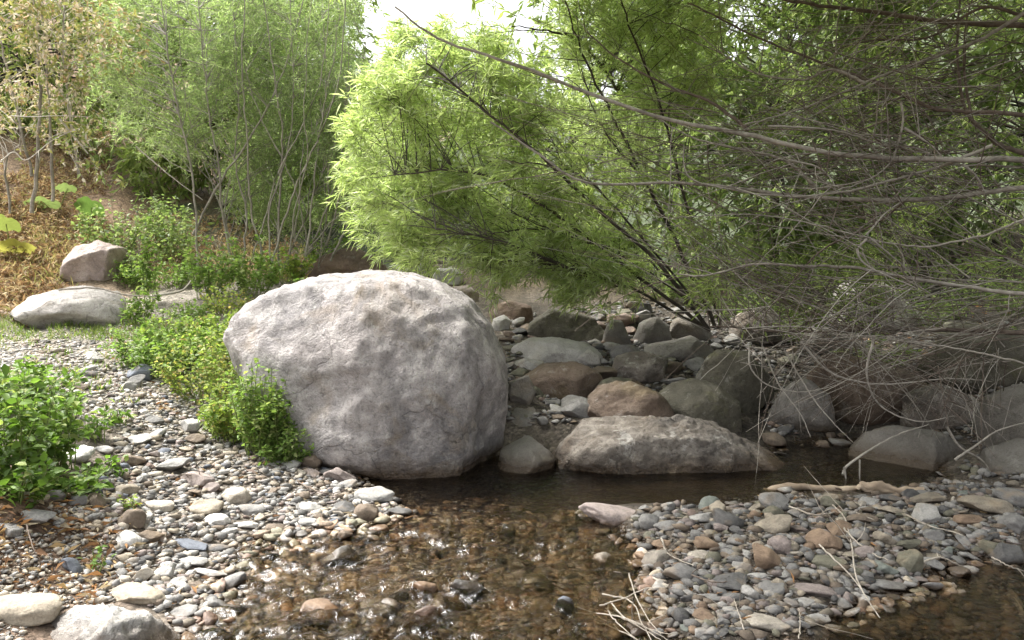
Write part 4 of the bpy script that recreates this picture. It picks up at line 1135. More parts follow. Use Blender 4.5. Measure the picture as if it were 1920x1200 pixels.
for k, (ex_, ey, ez) in enumerate([(-1.5, 4.2, 3.7), (-.7, 5.4, 3.9), (.3, 7.2, 4.5), (.2, 3.2, 3.6)]):
    a = tp[13 + k]; e_ = np.array([ex_, ey, ez])
    lp = resample([a, a * .7 + e_ * .3 + [0, 0, .75], a * .35 + e_ * .65 + [0, 0, .8], e_ + [0, 0, .2]], 30)
    shade_limbs.append(lp)
    v, f = tubes(lp[None], .03, .008, 7); link('branch', mesh_from('branch', v - trunk_base, f, M_BARK_BROWN), tree)
shade_canopy = np.stack([r.uniform(-1.8, 5.0, 980), r.uniform(2.8, 8.2, 980), r.uniform(3.3, 4.9, 980), r.uniform(.28, .42, 980)], 1)  # unseen leaf clumps added above the frame to shade the right side
shade_canopy = shade_canopy[((shade_canopy[:, 2] - HC) / shade_canopy[:, 1] > .36) & ((shade_canopy[:, 0] > -1.1) | (shade_canopy[:, 1] < 5.5)) & ((shade_canopy[:, 0] > -.3) | (shade_canopy[:, 1] < 6.6))]
(lv, lf, lc), (tv, tf) = foliage(shade_canopy, shade_limbs, r, cols=DCOL, cw=[4, 3, 2, 1], twigs=12, per=12, L=(.08, .14), Wr=.2, droop=.15, bias=(-.4, 0, 0))
link('crown', mesh_from('crown', lv - trunk_base, lf, M_WILLOW, False, lc), tree)  # leaves of the added shading canopy
o = link('twigs', mesh_from('twigs', tv - trunk_base, tf, M_BARK_BROWN), tree); o['kind'] = 'stuff'
cl = np.concatenate([clumps_in([(1250, -80), (2050, -80), (2050, 560), (1700, 560), (1500, 420), (1300, 330)], 80, 6.1, 7.8, (.12, .24), r),
                     clumps_in([(1280, 430), (1700, 430), (1800, 600), (1500, 590), (1330, 560)], 34, 5.5, 6.6, (.10, .18), r)])
(lv, lf, lc), (tv, tf) = foliage(cl, [p for p in paths], r, cols=DCOL, cw=[4, 3, 2, 1], twigs=11, per=11, L=(.05, .10), Wr=.13, droop=.3, bias=(-.4, 0, 0))
link('crown', mesh_from('crown', lv - trunk_base, lf, M_WILLOW, False, lc), tree)
o = link('twigs', mesh_from('twigs', tv - trunk_base, tf, M_BARK_BROWN), tree); o['kind'] = 'stuff'

# ---- trees behind, filling the valley sides
def back_tree(name, px, py, Y, poly, n, Ya, Yb, cols, label, seed, rad=(.35, .6), L=(.10, .17), tr=.07, leaf=M_LEAF, Wr=.3, bark=M_BARK_DARK, twigs=16, per=15, cw=(3, 2, 2, 1)):
    r = np.random.default_rng(seed)
    b = P(px, py, Y); b[2] = height(b[None, :2])[0] - .05
    cl = clumps_in(poly, n, Ya, Yb, rad, r)
    top = cl[:, :3].mean(0); top[2] = cl[:, 2].max()
    t = resample([b, b * .6 + top * .4 + r.normal(0, .15, 3), top], 14)
    e = empty(name, b, label, 'tree', 'trees behind the stream')
    v, f = tubes(t[None], tr, tr * .2, 8); link('trunk', mesh_from('trunk', v - b, f, bark), e)
    (lv, lf, lc), (tv, tf) = foliage(cl, [t[5:]], r, cols=cols, cw=cw, twigs=twigs, per=per, L=L, Wr=Wr, droop=.15, branch_r=.014, twig_r=.004)
    link('crown', mesh_from('crown', lv - b, lf, leaf, False, lc), e)
    o = link('twigs', mesh_from('twigs', tv - b, tf, bark), e); o['kind'] = 'stuff'
    return e
GC = [(.23, .30, .11), (.31, .38, .15), (.15, .21, .08), (.38, .42, .24)]
GY = [(.26, .33, .10), (.33, .40, .13), (.18, .24, .08), (.40, .43, .22)]
back_tree('broadleaf_tree', 420, 480, 13, [(230, -120), (520, -120), (560, 300), (420, 420), (260, 400)], 80, 11.5, 14, GY, 'green tree behind the left willow stems', 71)
back_tree('broadleaf_tree', 600, 480, 14, [(500, -120), (640, -120), (660, 200), (640, 460), (500, 440)], 75, 12, 15, GY, 'green tree behind the dense willow thicket', 72)
back_tree('broadleaf_tree', 60, 300, 14, [(-150, -150), (240, -150), (260, 220), (120, 240), (-150, 240)], 110, 12, 15, GY, 'light green tree above the rusty slope at far left', 73)
back_tree('broadleaf_tree', 1050, 470, 12, [(1080, -100), (1250, -100), (1250, 450), (980, 460), (720, 440), (740, 260), (900, 190)], 60, 10, 13, GY, 'sunlit green tree behind the bright willow', 74)
back_tree('broadleaf_tree', 1450, 500, 10.5, [(1200, -150), (1650, -150), (1650, 500), (1250, 520)], 82, 8.8, 11, GC, 'shaded green tree behind the bare branches', 75)
back_tree('broadleaf_tree', 1850, 480, 10, [(1600, -150), (2150, -150), (2150, 540), (1620, 540)], 82, 8.4, 10.5, GC, 'dark green tree behind the branches at the right edge', 76)

# ---- dry cream and brown shrub, far left
r = np.random.default_rng(53)
DS = [[(60, 400), (70, 300), (75, 180), (70, 60), (55, -60)], [(100, 380), (95, 250), (85, 100), (75, 0)], [(60, 330), (30, 200), (0, 80), (-40, 10)], [(150, 330), (130, 200), (118, 80), (125, -40)], [(20, 400), (10, 305), (30, 280), (38, 250), (10, 200)]]
stemsD = [pxpath(s, 8.2, 7.8, 18, .006, r) for s in DS]
cl = clumps_in([(-60, -60), (230, -60), (250, 90), (180, 200), (160, 290), (40, 240), (-60, 330)], 60, 7.4, 8.6, (.13, .26), r)
DRC = [(.60, .54, .44), (.46, .35, .20), (.36, .38, .14), (.68, .64, .54), (.26, .32, .11)]
plant('dry_shrub', stemsD[0][0], 'half dry shrub with cream and rusty leaves and pale branches at the top left', 'shrub', stemsD, cl, M_BARK_ASH, M_DRY, 5, [.02, .016, .014, .014, .012], cols=DRC, cw=[2, 1.4, 3.4, 1.8, 3], twigs=11, per=10, L=(.035, .065), Wr=.42, droop=.2, broad=True, twig_mat=M_BARK_PALE)
# bare pale sticks in front of the rusty slope
def stick(name, pts_, Y0, Y1, rp, mat, label, side=0, seed=0, cat='stick', group=None, tip=.4, ground=False):
    r = np.random.default_rng(seed)
    if ground:
        q = [hit(a, b) for a, b in pts_]
        q = [np.array([0, 0, HC]) + (p - [0, 0, HC]) * (.985 - .012 * (i % 2)) for i, p in enumerate(q)]
        pth = resample(q, 22) + r.normal(0, .0012, (22, 3))
    else:
        pth = pxpath(pts_, Y0, Y1, 22, .0012, r)
    rp = rp * .8
    parts = [tubes(pth[None], rp / F * Y0, rp / F * Y0 * tip, 6)]
    for _ in range(side):
        a = pth[int(r.integers(4, 20))]; d = norm(r.normal(size=3) + np.array([0, 0, .3]))
        parts.append(tubes(shoot(a, d, r.uniform(.08, .25), r.normal(0, .3, 3))[None], rp / F * Y0 * .5, rp / F * Y0 * .2, 4))
    v, f = join(parts); c = pth[0].copy()
    o = link(name, mesh_from(name, v - c, f, mat), loc=c)
    return tag(o, label, cat, group)
stick('stick', [(20, 217), (60, 219), (110, 217), (170, 219)], 7.6, 7.6, 1.5, M_BARK_PALE, 'thin pale horizontal stick in front of the rusty slope', 1, 1)
stick('stick', [(112, 222), (130, 245), (165, 288)], 7.8, 7.8, 3.5, M_BARK_PALE, 'short thick whitish stick slanting down on the rusty slope', 0, 2)
stick('stick', [(0, 305), (25, 285), (50, 300), (100, 262), (150, 240)], 7.6, 7.6, 1.7, M_BARK_PALE, 'pale forked twig at the left edge over the rusty slope', 4, 3)
stick('stick', [(255, 275), (320, 330), (380, 375)], 8.4, 8.4, 1.8, M_BARK_PALE, 'pale straight stick slanting in the dark gap left of the willow stems', 1, 4)
stick('stick', [(290, 555), (340, 545), (360, 525), (372, 510)], 7.6, 8.2, 3.4, M_BARK_PALE, 'curved pale stick on the ground below the left willow', 1, 5)
stick('stick', [(110, 543), (180, 540), (230, 552), (290, 556)], 7.2, 7.2, 2.6, M_BARK_GREY, 'thin grey stick lying across the low broad grey boulder', 1, 6)
stick('stick', [(645, 272), (660, 240), (685, 195)], 8.2, 8.2, 3, M_BARK_DARK, 'short dark branch between the thicket and the bright willow', 0, 7)

# ---- small plants
def weed(name, px, py, label, hpx, wpx, n_stem, n_leaf, L, cols, cw, seed, mat=M_LEAF, Y=None, lanky=0., broad=True, Wr=.62, group=None, cat='plant'):
    r = np.random.default_rng(seed)
    b = hit(px, py) if Y is None else P(px, py, Y)
    b[2] = height(b[None, :2])[0] - .01
    Hh = hpx / F * b[1]; Wd = wpx / F * b[1]
    t = empty(name, b, label, cat, group)
    sp, lb, ld = [], [], []
    for i in range(n_stem):
        a = r.uniform(0, 6.28); q = math.sqrt(r.random())
        top = np.array([math.cos(a) * q * Wd * .5, math.sin(a) * q * Wd * .45, Hh * r.uniform(.55, 1.05) * (1 - .35 * q * q)])
        s = np.array([top[0] * .3, top[1] * .3, 0]) + r.normal(0, .02, 3) * [1, 1, 0]
        p = curve_to(s, top, 9, r, .05, .06); sp.append(p)
        k = n_leaf
        tt = r.uniform(.15, 1, k) ** .8
        idx = tt * 8; i0 = np.minimum(idx.astype(int), 7); fr_ = (idx - i0)[:, None]
        lb.append(p[i0] * (1 - fr_) + p[i0 + 1] * fr_ + r.normal(0, .012, (k, 3)))
        d = r.normal(size=(k, 3)); d[:, 2] = d[:, 2] * .45 + .1
        ld.append(d)
    lb = np.concatenate(lb); ld = norm(np.concatenate(ld)); n = len(lb)
    # petiole
    pl = L[0] * .6
    lb2 = lb + ld * pl * r.uniform(.3, 1.2, (n, 1))
    ll = r.uniform(L[0], L[1], n)
    fn = broad_leaves if broad else lance_leaves
    lv, lf, lc = fn(lb2, ld, ll, ll * Wr, palette_mix(r, n, cols, cw, .22), r)
    link('leaves', mesh_from('leaves', lv, lf, mat, False, lc), t)['kind'] = 'stuff'
    parts = [tubes(np.array(sp), .0035, .0015, 4), tubes(np.stack([lb, lb2], 1), .001, .0008, 3)]
    v, f = join(parts)
    o = link('stems', mesh_from('stems', v, f, M_STEM_GREEN), t); o['kind'] = 'stuff'
    return t
FG = [(.125, .215, .035), (.175, .28, .055), (.08, .14, .025), (.30, .36, .11)]
YG = [(.25, .33, .07), (.33, .40, .10), (.17, .26, .06), (.40, .33, .12)]
BG = [(.19, .30, .07), (.24, .34, .09), (.12, .19, .045), (.34, .39, .16)]
gp = 'leafy plants on the left bank'
weed('leafy_weed', 15, 900, 'lush bright green leafy plant at the left edge of the photo', 230, 200, 26, 26, (.03, .06), FG, [3, 3, 2, 1], 1, group=gp)
weed('leafy_weed', 110, 880, 'bright green leafy plant behind the white chunky stone', 160, 180, 22, 24, (.03, .055), FG, [3, 3, 2, 1], 2, group=gp)
weed('leafy_weed', 30, 790, 'tall light green leafy plant at the back of the left leaf patch', 130, 190, 22, 24, (.03, .055), FG, [3, 3, 1, 1.5], 3, group=gp)
weed('leafy_weed', 100, 785, 'low green leafy plant at the right end of the left leaf patch', 90, 150, 18, 20, (.025, .045), FG, [3, 3, 2, 1], 4, group=gp)
weed('leafy_weed', 130, 925, 'trailing green leafy plant under the white chunky stone', 55, 150, 16, 14, (.03, .055), FG, [3, 3, 2, 1], 5, group=gp)
weed('leafy_weed', 40, 940, 'dark green leafy plant above the long grey slab stone', 90, 150, 16, 16, (.03, .055), FG, [3, 2, 3, .6], 6, group=gp)
weed('leafy_weed', 225, 800, 'small pale green sprig beside the left leaf patch', 50, 60, 6, 8, (.03, .05), FG, [2, 3, 1, 2], 7, group=gp)
weed('leafy_weed', 185, 1070, 'thin trailing green sprig hanging on the dark left bank', 70, 30, 3, 7, (.02, .032), FG, [2, 3, 1, 1], 8, group=gp)
weed('leafy_weed', 245, 960, 'tiny yellow green sprig near the pyramid shaped stone', 35, 45, 5, 7, (.02, .03), YG, [2, 3, 1, 1], 9, group=gp)
gp = 'leafy bushes beside the huge boulder'
weed('low_bush', 265, 690, 'green leafy bush behind the slate blue stone', 95, 150, 26, 34, (.022, .04), BG, [3, 3, 2, 1.5], 11, group=gp)
weed('low_bush', 385, 755, 'rusty yellow leafy bush in the middle of the bush patch', 150, 210, 44, 34, (.02, .038), YG, [3, 3, 2, 2.5], 12, group=gp)
weed('low_bush', 488, 812, 'green leafy bush pressed against the left side of the huge boulder', 190, 150, 46, 36, (.02, .038), BG + YG[:2], [3, 3, 2, 1, 2, 1.5], 13, group=gp, Y=4.78)
weed('low_bush', 535, 822, 'low dark green bush at the left base of the huge boulder', 90, 120, 28, 30, (.02, .036), BG, [3, 3, 2, 1], 14, group=gp, Y=4.70)
weed('low_bush', 440, 700, 'yellow green bush behind the rusty yellow bush', 130, 190, 40, 32, (.02, .038), YG, [3, 3, 2, 1], 15, group=gp)
weed('low_bush', 320, 660, 'pale yellow green bush at the back of the bush patch', 80, 160, 24, 30, (.02, .036), YG + BG[:2], [3, 2, 2, 1, 2, 2], 16, group=gp)
weed('low_bush', 480, 690, 'thin green bush touching the sloping left shoulder of the huge boulder', 60, 90, 14, 20, (.02, .034), BG, [3, 3, 2, 1], 17, group=gp)
gp = 'green undergrowth below the left willows'
weed('tall_weed', 278, 575, 'tall narrow green weed standing alone right of the tan pink boulder', 170, 40, 9, 44, (.03, .055), BG, [3, 3, 2, 1], 21, group=gp)
weed('tall_weed', 265, 610, 'green weed at the right end of the low broad grey boulder', 80, 90, 16, 26, (.025, .05), BG, [3, 3, 2, 1], 22, group=gp)
weed('undergrowth', 390, 560, 'green undergrowth at the foot of the leftmost willow stems', 130, 120, 24, 34, (.03, .055), BG, [3, 3, 2, 1], 23, group=gp)
weed('undergrowth', 470, 560, 'green undergrowth in front of the willow thicket', 130, 130, 26, 34, (.03, .055), BG, [3, 3, 2, 1], 24, group=gp)
weed('undergrowth', 545, 540, 'yellow green undergrowth above the left shoulder of the huge boulder', 90, 120, 20, 28, (.03, .055), YG, [3, 3, 2, .5], 25, group=gp)
weed('undergrowth', 420, 590, 'orange tinged low undergrowth behind the bush patch', 60, 120, 20, 26, (.02, .04), YG, [2, 3, 1, 3], 26, group=gp)
weed('undergrowth', 215, 425, 'dark green shrubby growth left of the dark gap', 120, 150, 26, 34, (.035, .06), GC, [3, 3, 2, 1], 27, Y=9.6, group=gp)
weed('undergrowth', 620, 470, 'green undergrowth behind the earthy boulder', 100, 150, 22, 30, (.03, .06), BG, [3, 3, 2, 1], 28, Y=9.6, group=gp)
weed('undergrowth', 230, 520, 'dark bluish green growth beside the tan pink boulder', 60, 70, 14, 22, (.03, .05), GC, [3, 2, 3, .5], 29, group=gp)

weed('undergrowth', 330, 500, 'dark undergrowth in the gap left of the leftmost pale stems', 110, 130, 24, 30, (.03, .06), GC, [3, 2, 3, .5], 30, group=gp)
weed('undergrowth', 300, 440, 'dark bushy growth high in the gap behind the tall narrow weed', 110, 150, 24, 30, (.035, .06), GC, [3, 2, 3, .5], 31, Y=10.2, group=gp)
weed('undergrowth', 350, 600, 'pale green low growth in front of the curved pale stick', 45, 120, 20, 24, (.02, .04), BG, [3, 3, 2, 1], 32, group=gp)
weed('undergrowth', 330, 545, 'green growth in front of the dark gap and above the curved pale stick', 70, 150, 26, 28, (.025, .05), BG, [3, 3, 2, 1], 35, group=gp)
weed('undergrowth', 250, 545, 'bushy green growth right of the tan pink boulder', 70, 100, 22, 28, (.025, .05), BG, [3, 3, 2, 1], 36, group=gp)
weed('undergrowth', 590, 535, 'green growth wedged behind the top left edge of the huge boulder', 80, 100, 18, 26, (.03, .055), BG, [3, 3, 2, 1], 33, Y=7.6, group=gp)

gp = 'dark undergrowth on the right bank'
for k, (px, py, hh, ww, Yq, lb) in enumerate([(1400, 600, 90, 150, 8.2, 'dark leafy undergrowth behind the cascade below the brown shoots'), (1520, 610, 110, 170, 7.6, 'dark leafy undergrowth left of the half hidden pale grey boulder'), (1760, 600, 120, 180, 7.6, 'dark leafy undergrowth right of the half hidden pale grey boulder'),
        (1900, 610, 130, 180, 7.2, 'dark leafy undergrowth at the right edge above the cut off boulders'), (1250, 580, 60, 140, 9.0, 'dark undergrowth above the shaded grey rocks of the cascade'), (1640, 700, 70, 160, 6.9, 'dark leafy undergrowth on top of the dark reddish boulder'), (1860, 720, 80, 140, 6.3, 'dark leafy undergrowth above the wide smooth grey boulder')]):
    weed('undergrowth', px, py, lb, hh, ww, 24, 30, (.04, .075), GC, [3, 2, 3, .5], 60 + k, Y=Yq, broad=False, Wr=.2, group=gp)

gp = 'leafy bushes beside the huge boulder'
for k, (px, py, hh, ww, cols_, lb) in enumerate([(300, 705, 95, 150, BG, 'bright green bush just right of the slate blue stone'), (345, 690, 110, 160, BG + YG[:2], 'mixed green bush behind the rusty yellow bush at left'), (430, 775, 120, 170, YG, 'yellow green bush in front of the green bush at the huge boulder'),
        (400, 650, 70, 180, YG + BG[:2], 'pale green low bush at the back right of the bush patch'), (512, 745, 150, 90, BG, 'fresh green bush reaching highest against the left face of the huge boulder')]):
    weed('low_bush', px, py, lb, hh, ww, 40, 36, (.022, .042), cols_, [3, 3, 2, 1.2, 2, 2][:len(cols_)], 80 + k, group=gp, Y=4.76 if k == 4 else 5.0 if k == 2 else None)
gp = 'leafy plants on the left bank'
weed('leafy_weed', 190, 830, 'green leafy sprigs straggling onto the gravel right of the leaf patch', 70, 80, 7, 10, (.03, .055), FG, [3, 3, 1, 1.5], 90, group=gp)
weed('leafy_weed', 60, 745, 'light green sprigs at the top of the left leaf patch', 80, 200, 20, 22, (.03, .055), FG, [3, 3, 1, 2], 91, group=gp)
weed('leafy_weed', 215, 890, 'short green sprig below the brown angular stone', 45, 60, 6, 9, (.025, .045), FG, [3, 3, 1, 2], 92, group=gp)

# big butterbur-like leaves on the slope
def big_leaf_plant(px, py, Y, spec, label, seed):
    r = np.random.default_rng(seed)
    b = hit(px, py); Y = b[1]
    t = empty('broad_leaf_plant', b, label, 'plant', 'broad leaved plants on the rusty slope')
    for (x, y, wpx, hpx, c) in spec:
        c3 = P(x, y, Y - .1) - b
        w = wpx / F * Y / 2; hh = hpx / F * Y / 2
        a = np.linspace(0, 2 * np.pi, 25)[:-1]
        vs = [np.zeros(3)]
        for rr_ in (.5, 1.0):
            for q in a:
                k = rr_ * (1 + .07 * math.sin(5 * q) + .03 * r.normal())
                vs.append(np.array([w * k * math.cos(q), -.9 * hh * k * math.sin(q) - .02, hh * k * math.sin(q) * .75 - .10 * w * rr_ ** 2 * abs(math.cos(q)) + .012 * math.cos(9 * q) * rr_]))
        v = np.array(vs) + c3
        n = 24
        f3 = np.array([[0, 1 + i, 1 + (i + 1) % n] for i in range(n)]); f4 = np.array([[1 + i, 1 + n + i, 1 + n + (i + 1) % n, 1 + (i + 1) % n] for i in range(n)])
        cc = np.array(c)[None] * np.ones((len(v), 1))
        lf_ = link('leaf', mesh_from('leaf', v, [f3, f4], M_LEAF, True, cc), t)
        pt_ = curve_to(np.array([0, 0, -.02]), c3 + [0, .01, 0], 8, r, .05, .03)
        v, f = tubes(pt_[None], .008, .005, 5); link('leaf_stalk', mesh_from('leaf_stalk', v, f, M_STEM_GREEN), lf_)
    return t
LY = (.20, .23, .08); LG = (.12, .19, .06); LP = (.21, .26, .12)
big_leaf_plant(20, 492, 7.2, [(10, 418, 62, 40, LY), (30, 462, 80, 36, (.40, .36, .12))], 'broad yellow green leaves at the left edge of the slope', 1)
big_leaf_plant(105, 405, 8.6, [(82, 380, 66, 28, LP), (126, 352, 40, 20, LP)], 'broad pale leaves in the middle of the rusty slope', 2)
big_leaf_plant(175, 425, 8.4, [(170, 388, 52, 46, LG)], 'single broad green leaf right of the pale ones', 3)

# ---- rusty bracken, grass and litter: uncountable
def bracken(polys, n, seed):
    r = np.random.default_rng(seed)
    B = []
    for poly, k in zip(polys, n):
        px, py = sample_poly(poly, k, r)
        for a, b in zip(px, py): B.append(hit(a, b))
    B = np.array(B); n = len(B)
    d = norm(np.stack([r.normal(.1, .7, n), r.normal(-.5, .6, n), r.uniform(.1, 1.1, n)], 1))
    ln = r.uniform(.12, .38, n)
    t = np.linspace(0, 1, 7)[None, :, None]
    p = B[:, None] + d[:, None] * ln[:, None, None] * t + np.array([0, 0, -1.]) * (ln * .55)[:, None, None] * t ** 2
    tv, tf = tubes(p, .003, .001, 3)
    k = 12
    ti = r.uniform(.2, 1, (n, k)); i0 = np.minimum((ti * 6).astype(int), 5); fr_ = (ti * 6 - i0)[..., None]
    ar = np.arange(n)[:, None]
    lb = (p[ar, i0] * (1 - fr_) + p[ar, i0 + 1] * fr_).reshape(-1, 3)
    ld = (d[:, None] * .5 + r.normal(0, .7, (n, k, 3)) + [0, 0, -.3]).reshape(-1, 3)
    c = palette_mix(r, n * k, [(.40, .285, .16), (.27, .175, .10), (.50, .41, .26), (.17, .115, .07), (.38, .38, .16)], [3, 2.4, 4.4, 3, 2])
    lv, lf, lc = lance_leaves(lb, norm(ld), r.uniform(.04, .10, n * k), r.uniform(.010, .022, n * k), c, r)
    v = np.concatenate([lv, tv]); cc = np.concatenate([lc, np.tile([[.42, .27, .14]], (len(tv), 1))])
    o = link('dry_bracken', mesh_from('dry_bracken', v, [lf, tf + len(lv)], M_DRY, False, cc))
    return tag(o, 'rusty orange dead bracken covering the slope at left', 'bracken', kind='stuff')
bracken([[(-80, 330), (70, 330), (200, 420), (220, 470), (110, 500), (110, 560), (30, 590), (-80, 600)], [(60, 220), (200, 240), (210, 370), (60, 360)], [(230, 400), (480, 420), (560, 470), (560, 530), (300, 520)]], [2000, 700, 420], 5)

def blades(name, polys, n, hmin, hmax, cols, cw, label, seed, wid=.006, cat='grass'):
    r = np.random.default_rng(seed); B = []
    for poly, k in zip(polys, n):
        px, py = sample_poly(poly, k, r)
        for a, b in zip(px, py): B.append(hit(a, b))
    B = np.array(B)
    B = np.repeat(B, 6, 0) + r.normal(0, .025, (len(B) * 6, 3)) * [1, 1, .1]
    n = len(B)
    d = norm(np.stack([r.normal(0, .4, n), r.normal(0, .4, n), np.ones(n)], 1))
    c = palette_mix(r, n, cols, cw)
    v, f, cc = lance_leaves(B - [0, 0, .01], d, r.uniform(hmin, hmax, n), np.full(n, wid), c, r)
    return tag(link(name, mesh_from(name, v, f, M_LEAF, False, cc)), label, cat, kind='stuff')
blades('grass', [[(-40, 590), (60, 600), (260, 605), (330, 600), (320, 640), (180, 640), (-40, 645)], [(-40, 650), (220, 640), (250, 760), (-40, 700)]], [380, 60], .04, .11, [(.16, .24, .05), (.24, .30, .09), (.34, .32, .16)], [3, 2, 1], 'short green grass fringing the pale path at left', 6)
blades('dry_grass', [[(60, 440), (140, 460), (150, 540), (60, 560)], [(380, 480), (620, 470), (620, 540), (400, 550)]], [60, 70], .1, .28, [(.42, .36, .18), (.30, .32, .12), (.50, .42, .24)], [3, 2, 2], 'dry yellowish grass around the tan pink boulder and thicket', 7, .007)

def litter(polys, n, seed):
    r = np.random.default_rng(seed); B = []
    for poly, k in zip(polys, n):
        px, py = sample_poly(poly, k, r)
        for a, b in zip(px, py): B.append(hit(a, b))
    B = np.array(B) + [0, 0, .012]; n = len(B)
    d = r.normal(size=(n, 3)); d[:, 2] *= .25
    c = palette_mix(r, n, [(.34, .19, .09), (.24, .14, .08), (.46, .33, .17), (.40, .34, .24)], [3, 3, 2, 2])
    ll = r.uniform(.025, .07, n)
    v, f, cc = lance_leaves(B, norm(d), ll, ll * r.uniform(.15, .4, n), c, r)
    return tag(link('leaf_litter', mesh_from('leaf_litter', v, f, M_DRY, False, cc)), 'brown fallen leaves and bits on the banks', 'leaf litter', kind='stuff')
litter([[(-40, 920), (260, 900), (260, 1080), (180, 1140), (-40, 1110)], L_BAR, R_BAR, [(200, 560), (430, 640), (540, 800), (300, 780), (180, 640)], [(1400, 560), (1900, 560), (1900, 700), (1400, 640)]], [500, 260, 130, 500, 400], 8)

# ---- driftwood and sticks on the right bar
def log():
    r = np.random.default_rng(3)
    segs = [([(1432, 938), (1475, 932), (1520, 927), (1560, 932), (1590, 944), (1625, 950)], 4.55, 4.5, 8, 6), ([(1612, 944), (1650, 930), (1690, 938), (1732, 957)], 4.48, 4.4, 11, 7), ([(1606, 950), (1618, 930), (1640, 922)], 4.45, 4.45, 6, 3)]
    parts = []; c = None
    for pp, a, b, r0, r1 in segs:
        p = pxpath(pp, a, b, 30)
        gz_ = height(p[:, :2]) + .014
        p[:, 2] = gz_ + .012 * np.sin(np.linspace(0, 7, 30))
        if c is None: c = p[0].copy()
        v, f = tubes(p[None], r0 / F * 4.5, r1 / F * 4.5, 14)
        ctr = np.repeat(p, 14, 0); dv = v - ctr
        v = ctr + dv * (.9 + .7 * fbm(v * np.array([11, 24, 24]), 4, 2))[:, None]
        n = len(p)
        cap0 = np.arange(14)[::-1]; cap1 = np.arange(14) + (n - 1) * 14
        parts.append((v, f)); 
    v, f = join(parts)
    o = link('driftwood_log', mesh_from('driftwood_log', v - c, f, M_DRIFT), loc=c)
    return tag(o, 'bleached tan driftwood log lying on the back of the right bar', 'driftwood')
log()
stick('stick', [(1545, 935), (1580, 965), (1595, 1010), (1605, 1080), (1630, 1130), (1650, 1158)], 4.4, 3.3, 1.9, M_TWIG, 'long thin pale stick curving down the right bar', 3, 11, ground=True, tip=.5)
stick('stick', [(1570, 975), (1600, 1010), (1640, 1040), (1665, 1050)], 4.0, 3.75, 2.4, M_TWIG, 'thin pale stick crossing beside the orange brown blocky stone', 2, 12, ground=True)
stick('stick', [(1525, 1010), (1560, 1045), (1600, 1085), (1640, 1145)], 3.8, 3.25, 2.2, M_TWIG, 'thin slanting stick over the olive grey blocky stone', 0, 13, ground=True)
stick('stick', [(1788, 932), (1780, 965), (1770, 1000)], 4.2, 4.0, 3.4, M_TWIG, 'pale straight stick standing on the right bar below the boulders', 0, 14, tip=.8)
stick('stick', [(1860, 1045), (1890, 1060), (1930, 1075)], 3.6, 3.5, 2, M_TWIG, 'short thin stick at the right edge by the channel', 1, 15, ground=True)
stick('stick', [(1240, 1010), (1255, 1040), (1300, 1060)], 3.8, 3.6, 2.2, M_TWIG, 'small curved stick at the left tip of the right bar', 1, 16, ground=True)
stick('stick', [(1395, 1180), (1385, 1150), (1375, 1120)], 3.05, 3.1, 1.8, M_TWIG, 'short pale twig left of the pale tan blocky stone', 2, 17, ground=True)
stick('stick', [(1498, 1198), (1500, 1165), (1498, 1140)], 3.0, 3.05, 1.8, M_TWIG, 'short upright pale twig at the bottom of the right bar', 1, 18, ground=True)
stick('driftwood_piece', [(1893, 1118), (1912, 1140), (1918, 1160), (1950, 1168)], 3.15, 3.1, 7, M_DRIFT, 'pale hooked driftwood piece at the right edge of the channel', 2, 19, ground=True, cat='driftwood')
stick('stick', [(50, 985), (62, 1025), (80, 1060)], 3.1, 3.0, 2, M_BARK_BROWN, 'thin reddish root hanging on the dark left bank', 3, 20, ground=True)
stick('stick', [(1480, 950), (1530, 965), (1590, 958), (1640, 975)], 4, 4, 2.4, M_TWIG, 'thin pale twig lying just below the driftwood log', 3, 31, ground=True)
stick('stick', [(1700, 965), (1740, 985), (1800, 1000)], 4, 4, 2.2, M_TWIG, 'thin grey twig lying right of the driftwood log', 2, 32, ground=True)
stick('stick', [(1715, 1060), (1760, 1045), (1800, 1060)], 4, 4, 2.4, M_TWIG, 'curled pale twig beside the upright olive grey stone', 3, 33, ground=True)
stick('stick', [(1250, 1055), (1330, 1090), (1400, 1085)], 4, 4, 1.8, M_BARK_BROWN, 'thin brown twig across the left half of the right bar', 2, 34, ground=True)
stick('stick', [(560, 905), (610, 925), (650, 918)], 4, 4, 2, M_BARK_BROWN, 'small brown twig on the left gravel near the huge boulder', 2, 35, ground=True)
stick('stick', [(300, 905), (350, 890), (395, 905)], 4, 4, 2, M_BARK_BROWN, 'small brown twig beside the pinkish tan lump', 2, 36, ground=True)
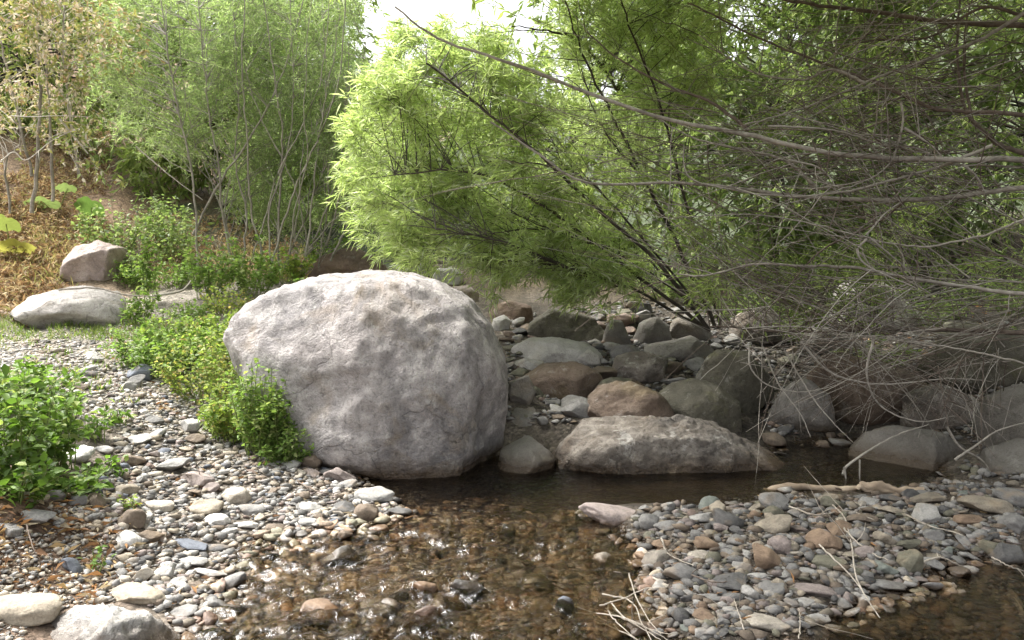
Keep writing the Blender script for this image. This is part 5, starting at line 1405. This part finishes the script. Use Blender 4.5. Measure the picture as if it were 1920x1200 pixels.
def twig_bundle():
    r = np.random.default_rng(17)
    spec = [[(1130, 1112), (1185, 1130), (1210, 1180), (1235, 1220)], [(1135, 1145), (1180, 1165), (1240, 1200)], [(1080, 1150), (1140, 1152), (1200, 1170), (1270, 1215)], [(1125, 1135), (1160, 1125), (1210, 1105), (1250, 1100)],
            [(1180, 1075), (1190, 1110), (1215, 1160), (1240, 1190)], [(1140, 1140), (1150, 1160), (1195, 1200)], [(1100, 1160), (1160, 1180), (1220, 1215)], [(1230, 1190), (1215, 1170), (1250, 1150)], [(1145, 1130), (1175, 1160), (1220, 1180), (1260, 1190)], [(1190, 1190), (1185, 1150), (1188, 1120)], [(1150, 1140), (1200, 1190), (1230, 1215)]]
    ps = np.array([pxpath(s, 3.08 + r.uniform(-.06, .04), 2.68 + r.uniform(-.06, .04), 16, .0015, r) for s in spec])
    c = ps[0, 0].copy(); c[2] = 0
    v, f = tubes(ps, .0045, .0018, 5)
    t = empty('twig_bundle', c, 'tangle of bleached dead twigs caught in the stream at the bottom centre', 'twigs')
    for i in range(len(ps)):
        vv, ff = tubes(ps[i:i + 1], .0034, .0013, 5)
        link('twig', mesh_from('twig', vv - c, ff, M_TWIG), t)
twig_bundle()

# ------------------------------------------------------------------ light
SUN_EL, SUN_AZ = math.radians(56), math.radians(-64)     # azimuth from +Y (ahead), negative = left
world = bpy.data.worlds.new('World'); scene.world = world; world.use_nodes = True
nt = world.node_tree; g = NT(nt)
bg = nt.nodes['Background']
sky = nt.nodes.new('ShaderNodeTexSky'); sky.sky_type = 'NISHITA'; sky.sun_disc = False
sky.sun_elevation = SUN_EL; sky.sun_rotation = SUN_AZ; sky.dust_density = 6; sky.air_density = 1; sky.ozone_density = 1
hs = nt.nodes.new('ShaderNodeHueSaturation'); hs.inputs['Saturation'].default_value = .15
nt.links.new(sky.outputs[0], hs.inputs['Color']); nt.links.new(hs.outputs[0], bg.inputs['Color'])
bg.inputs['Strength'].default_value = .15
sd = bpy.data.lights.new('sun', 'SUN'); sd.energy = 2.05; sd.angle = math.radians(20); sd.color = (1, .96, .9)
so = bpy.data.objects.new('sun', sd); COL.objects.link(so)
dirv = Vector((math.sin(SUN_AZ) * math.cos(SUN_EL), math.cos(SUN_AZ) * math.cos(SUN_EL), math.sin(SUN_EL)))
so.rotation_euler = dirv.to_track_quat('Z', 'Y').to_euler()
so.location = (0, 0, 20)

vs = scene.view_settings
vs.view_transform = 'Standard'; vs.look = 'None'; vs.gamma = 1; vs.use_curve_mapping = False
vs.exposure = 1.82
scene.cycles.use_denoising = True
scene.cycles.max_bounces = 8; scene.cycles.diffuse_bounces = 4; scene.cycles.transparent_max_bounces = 12; scene.cycles.transmission_bounces = 6
scene.cycles.caustics_reflective = False
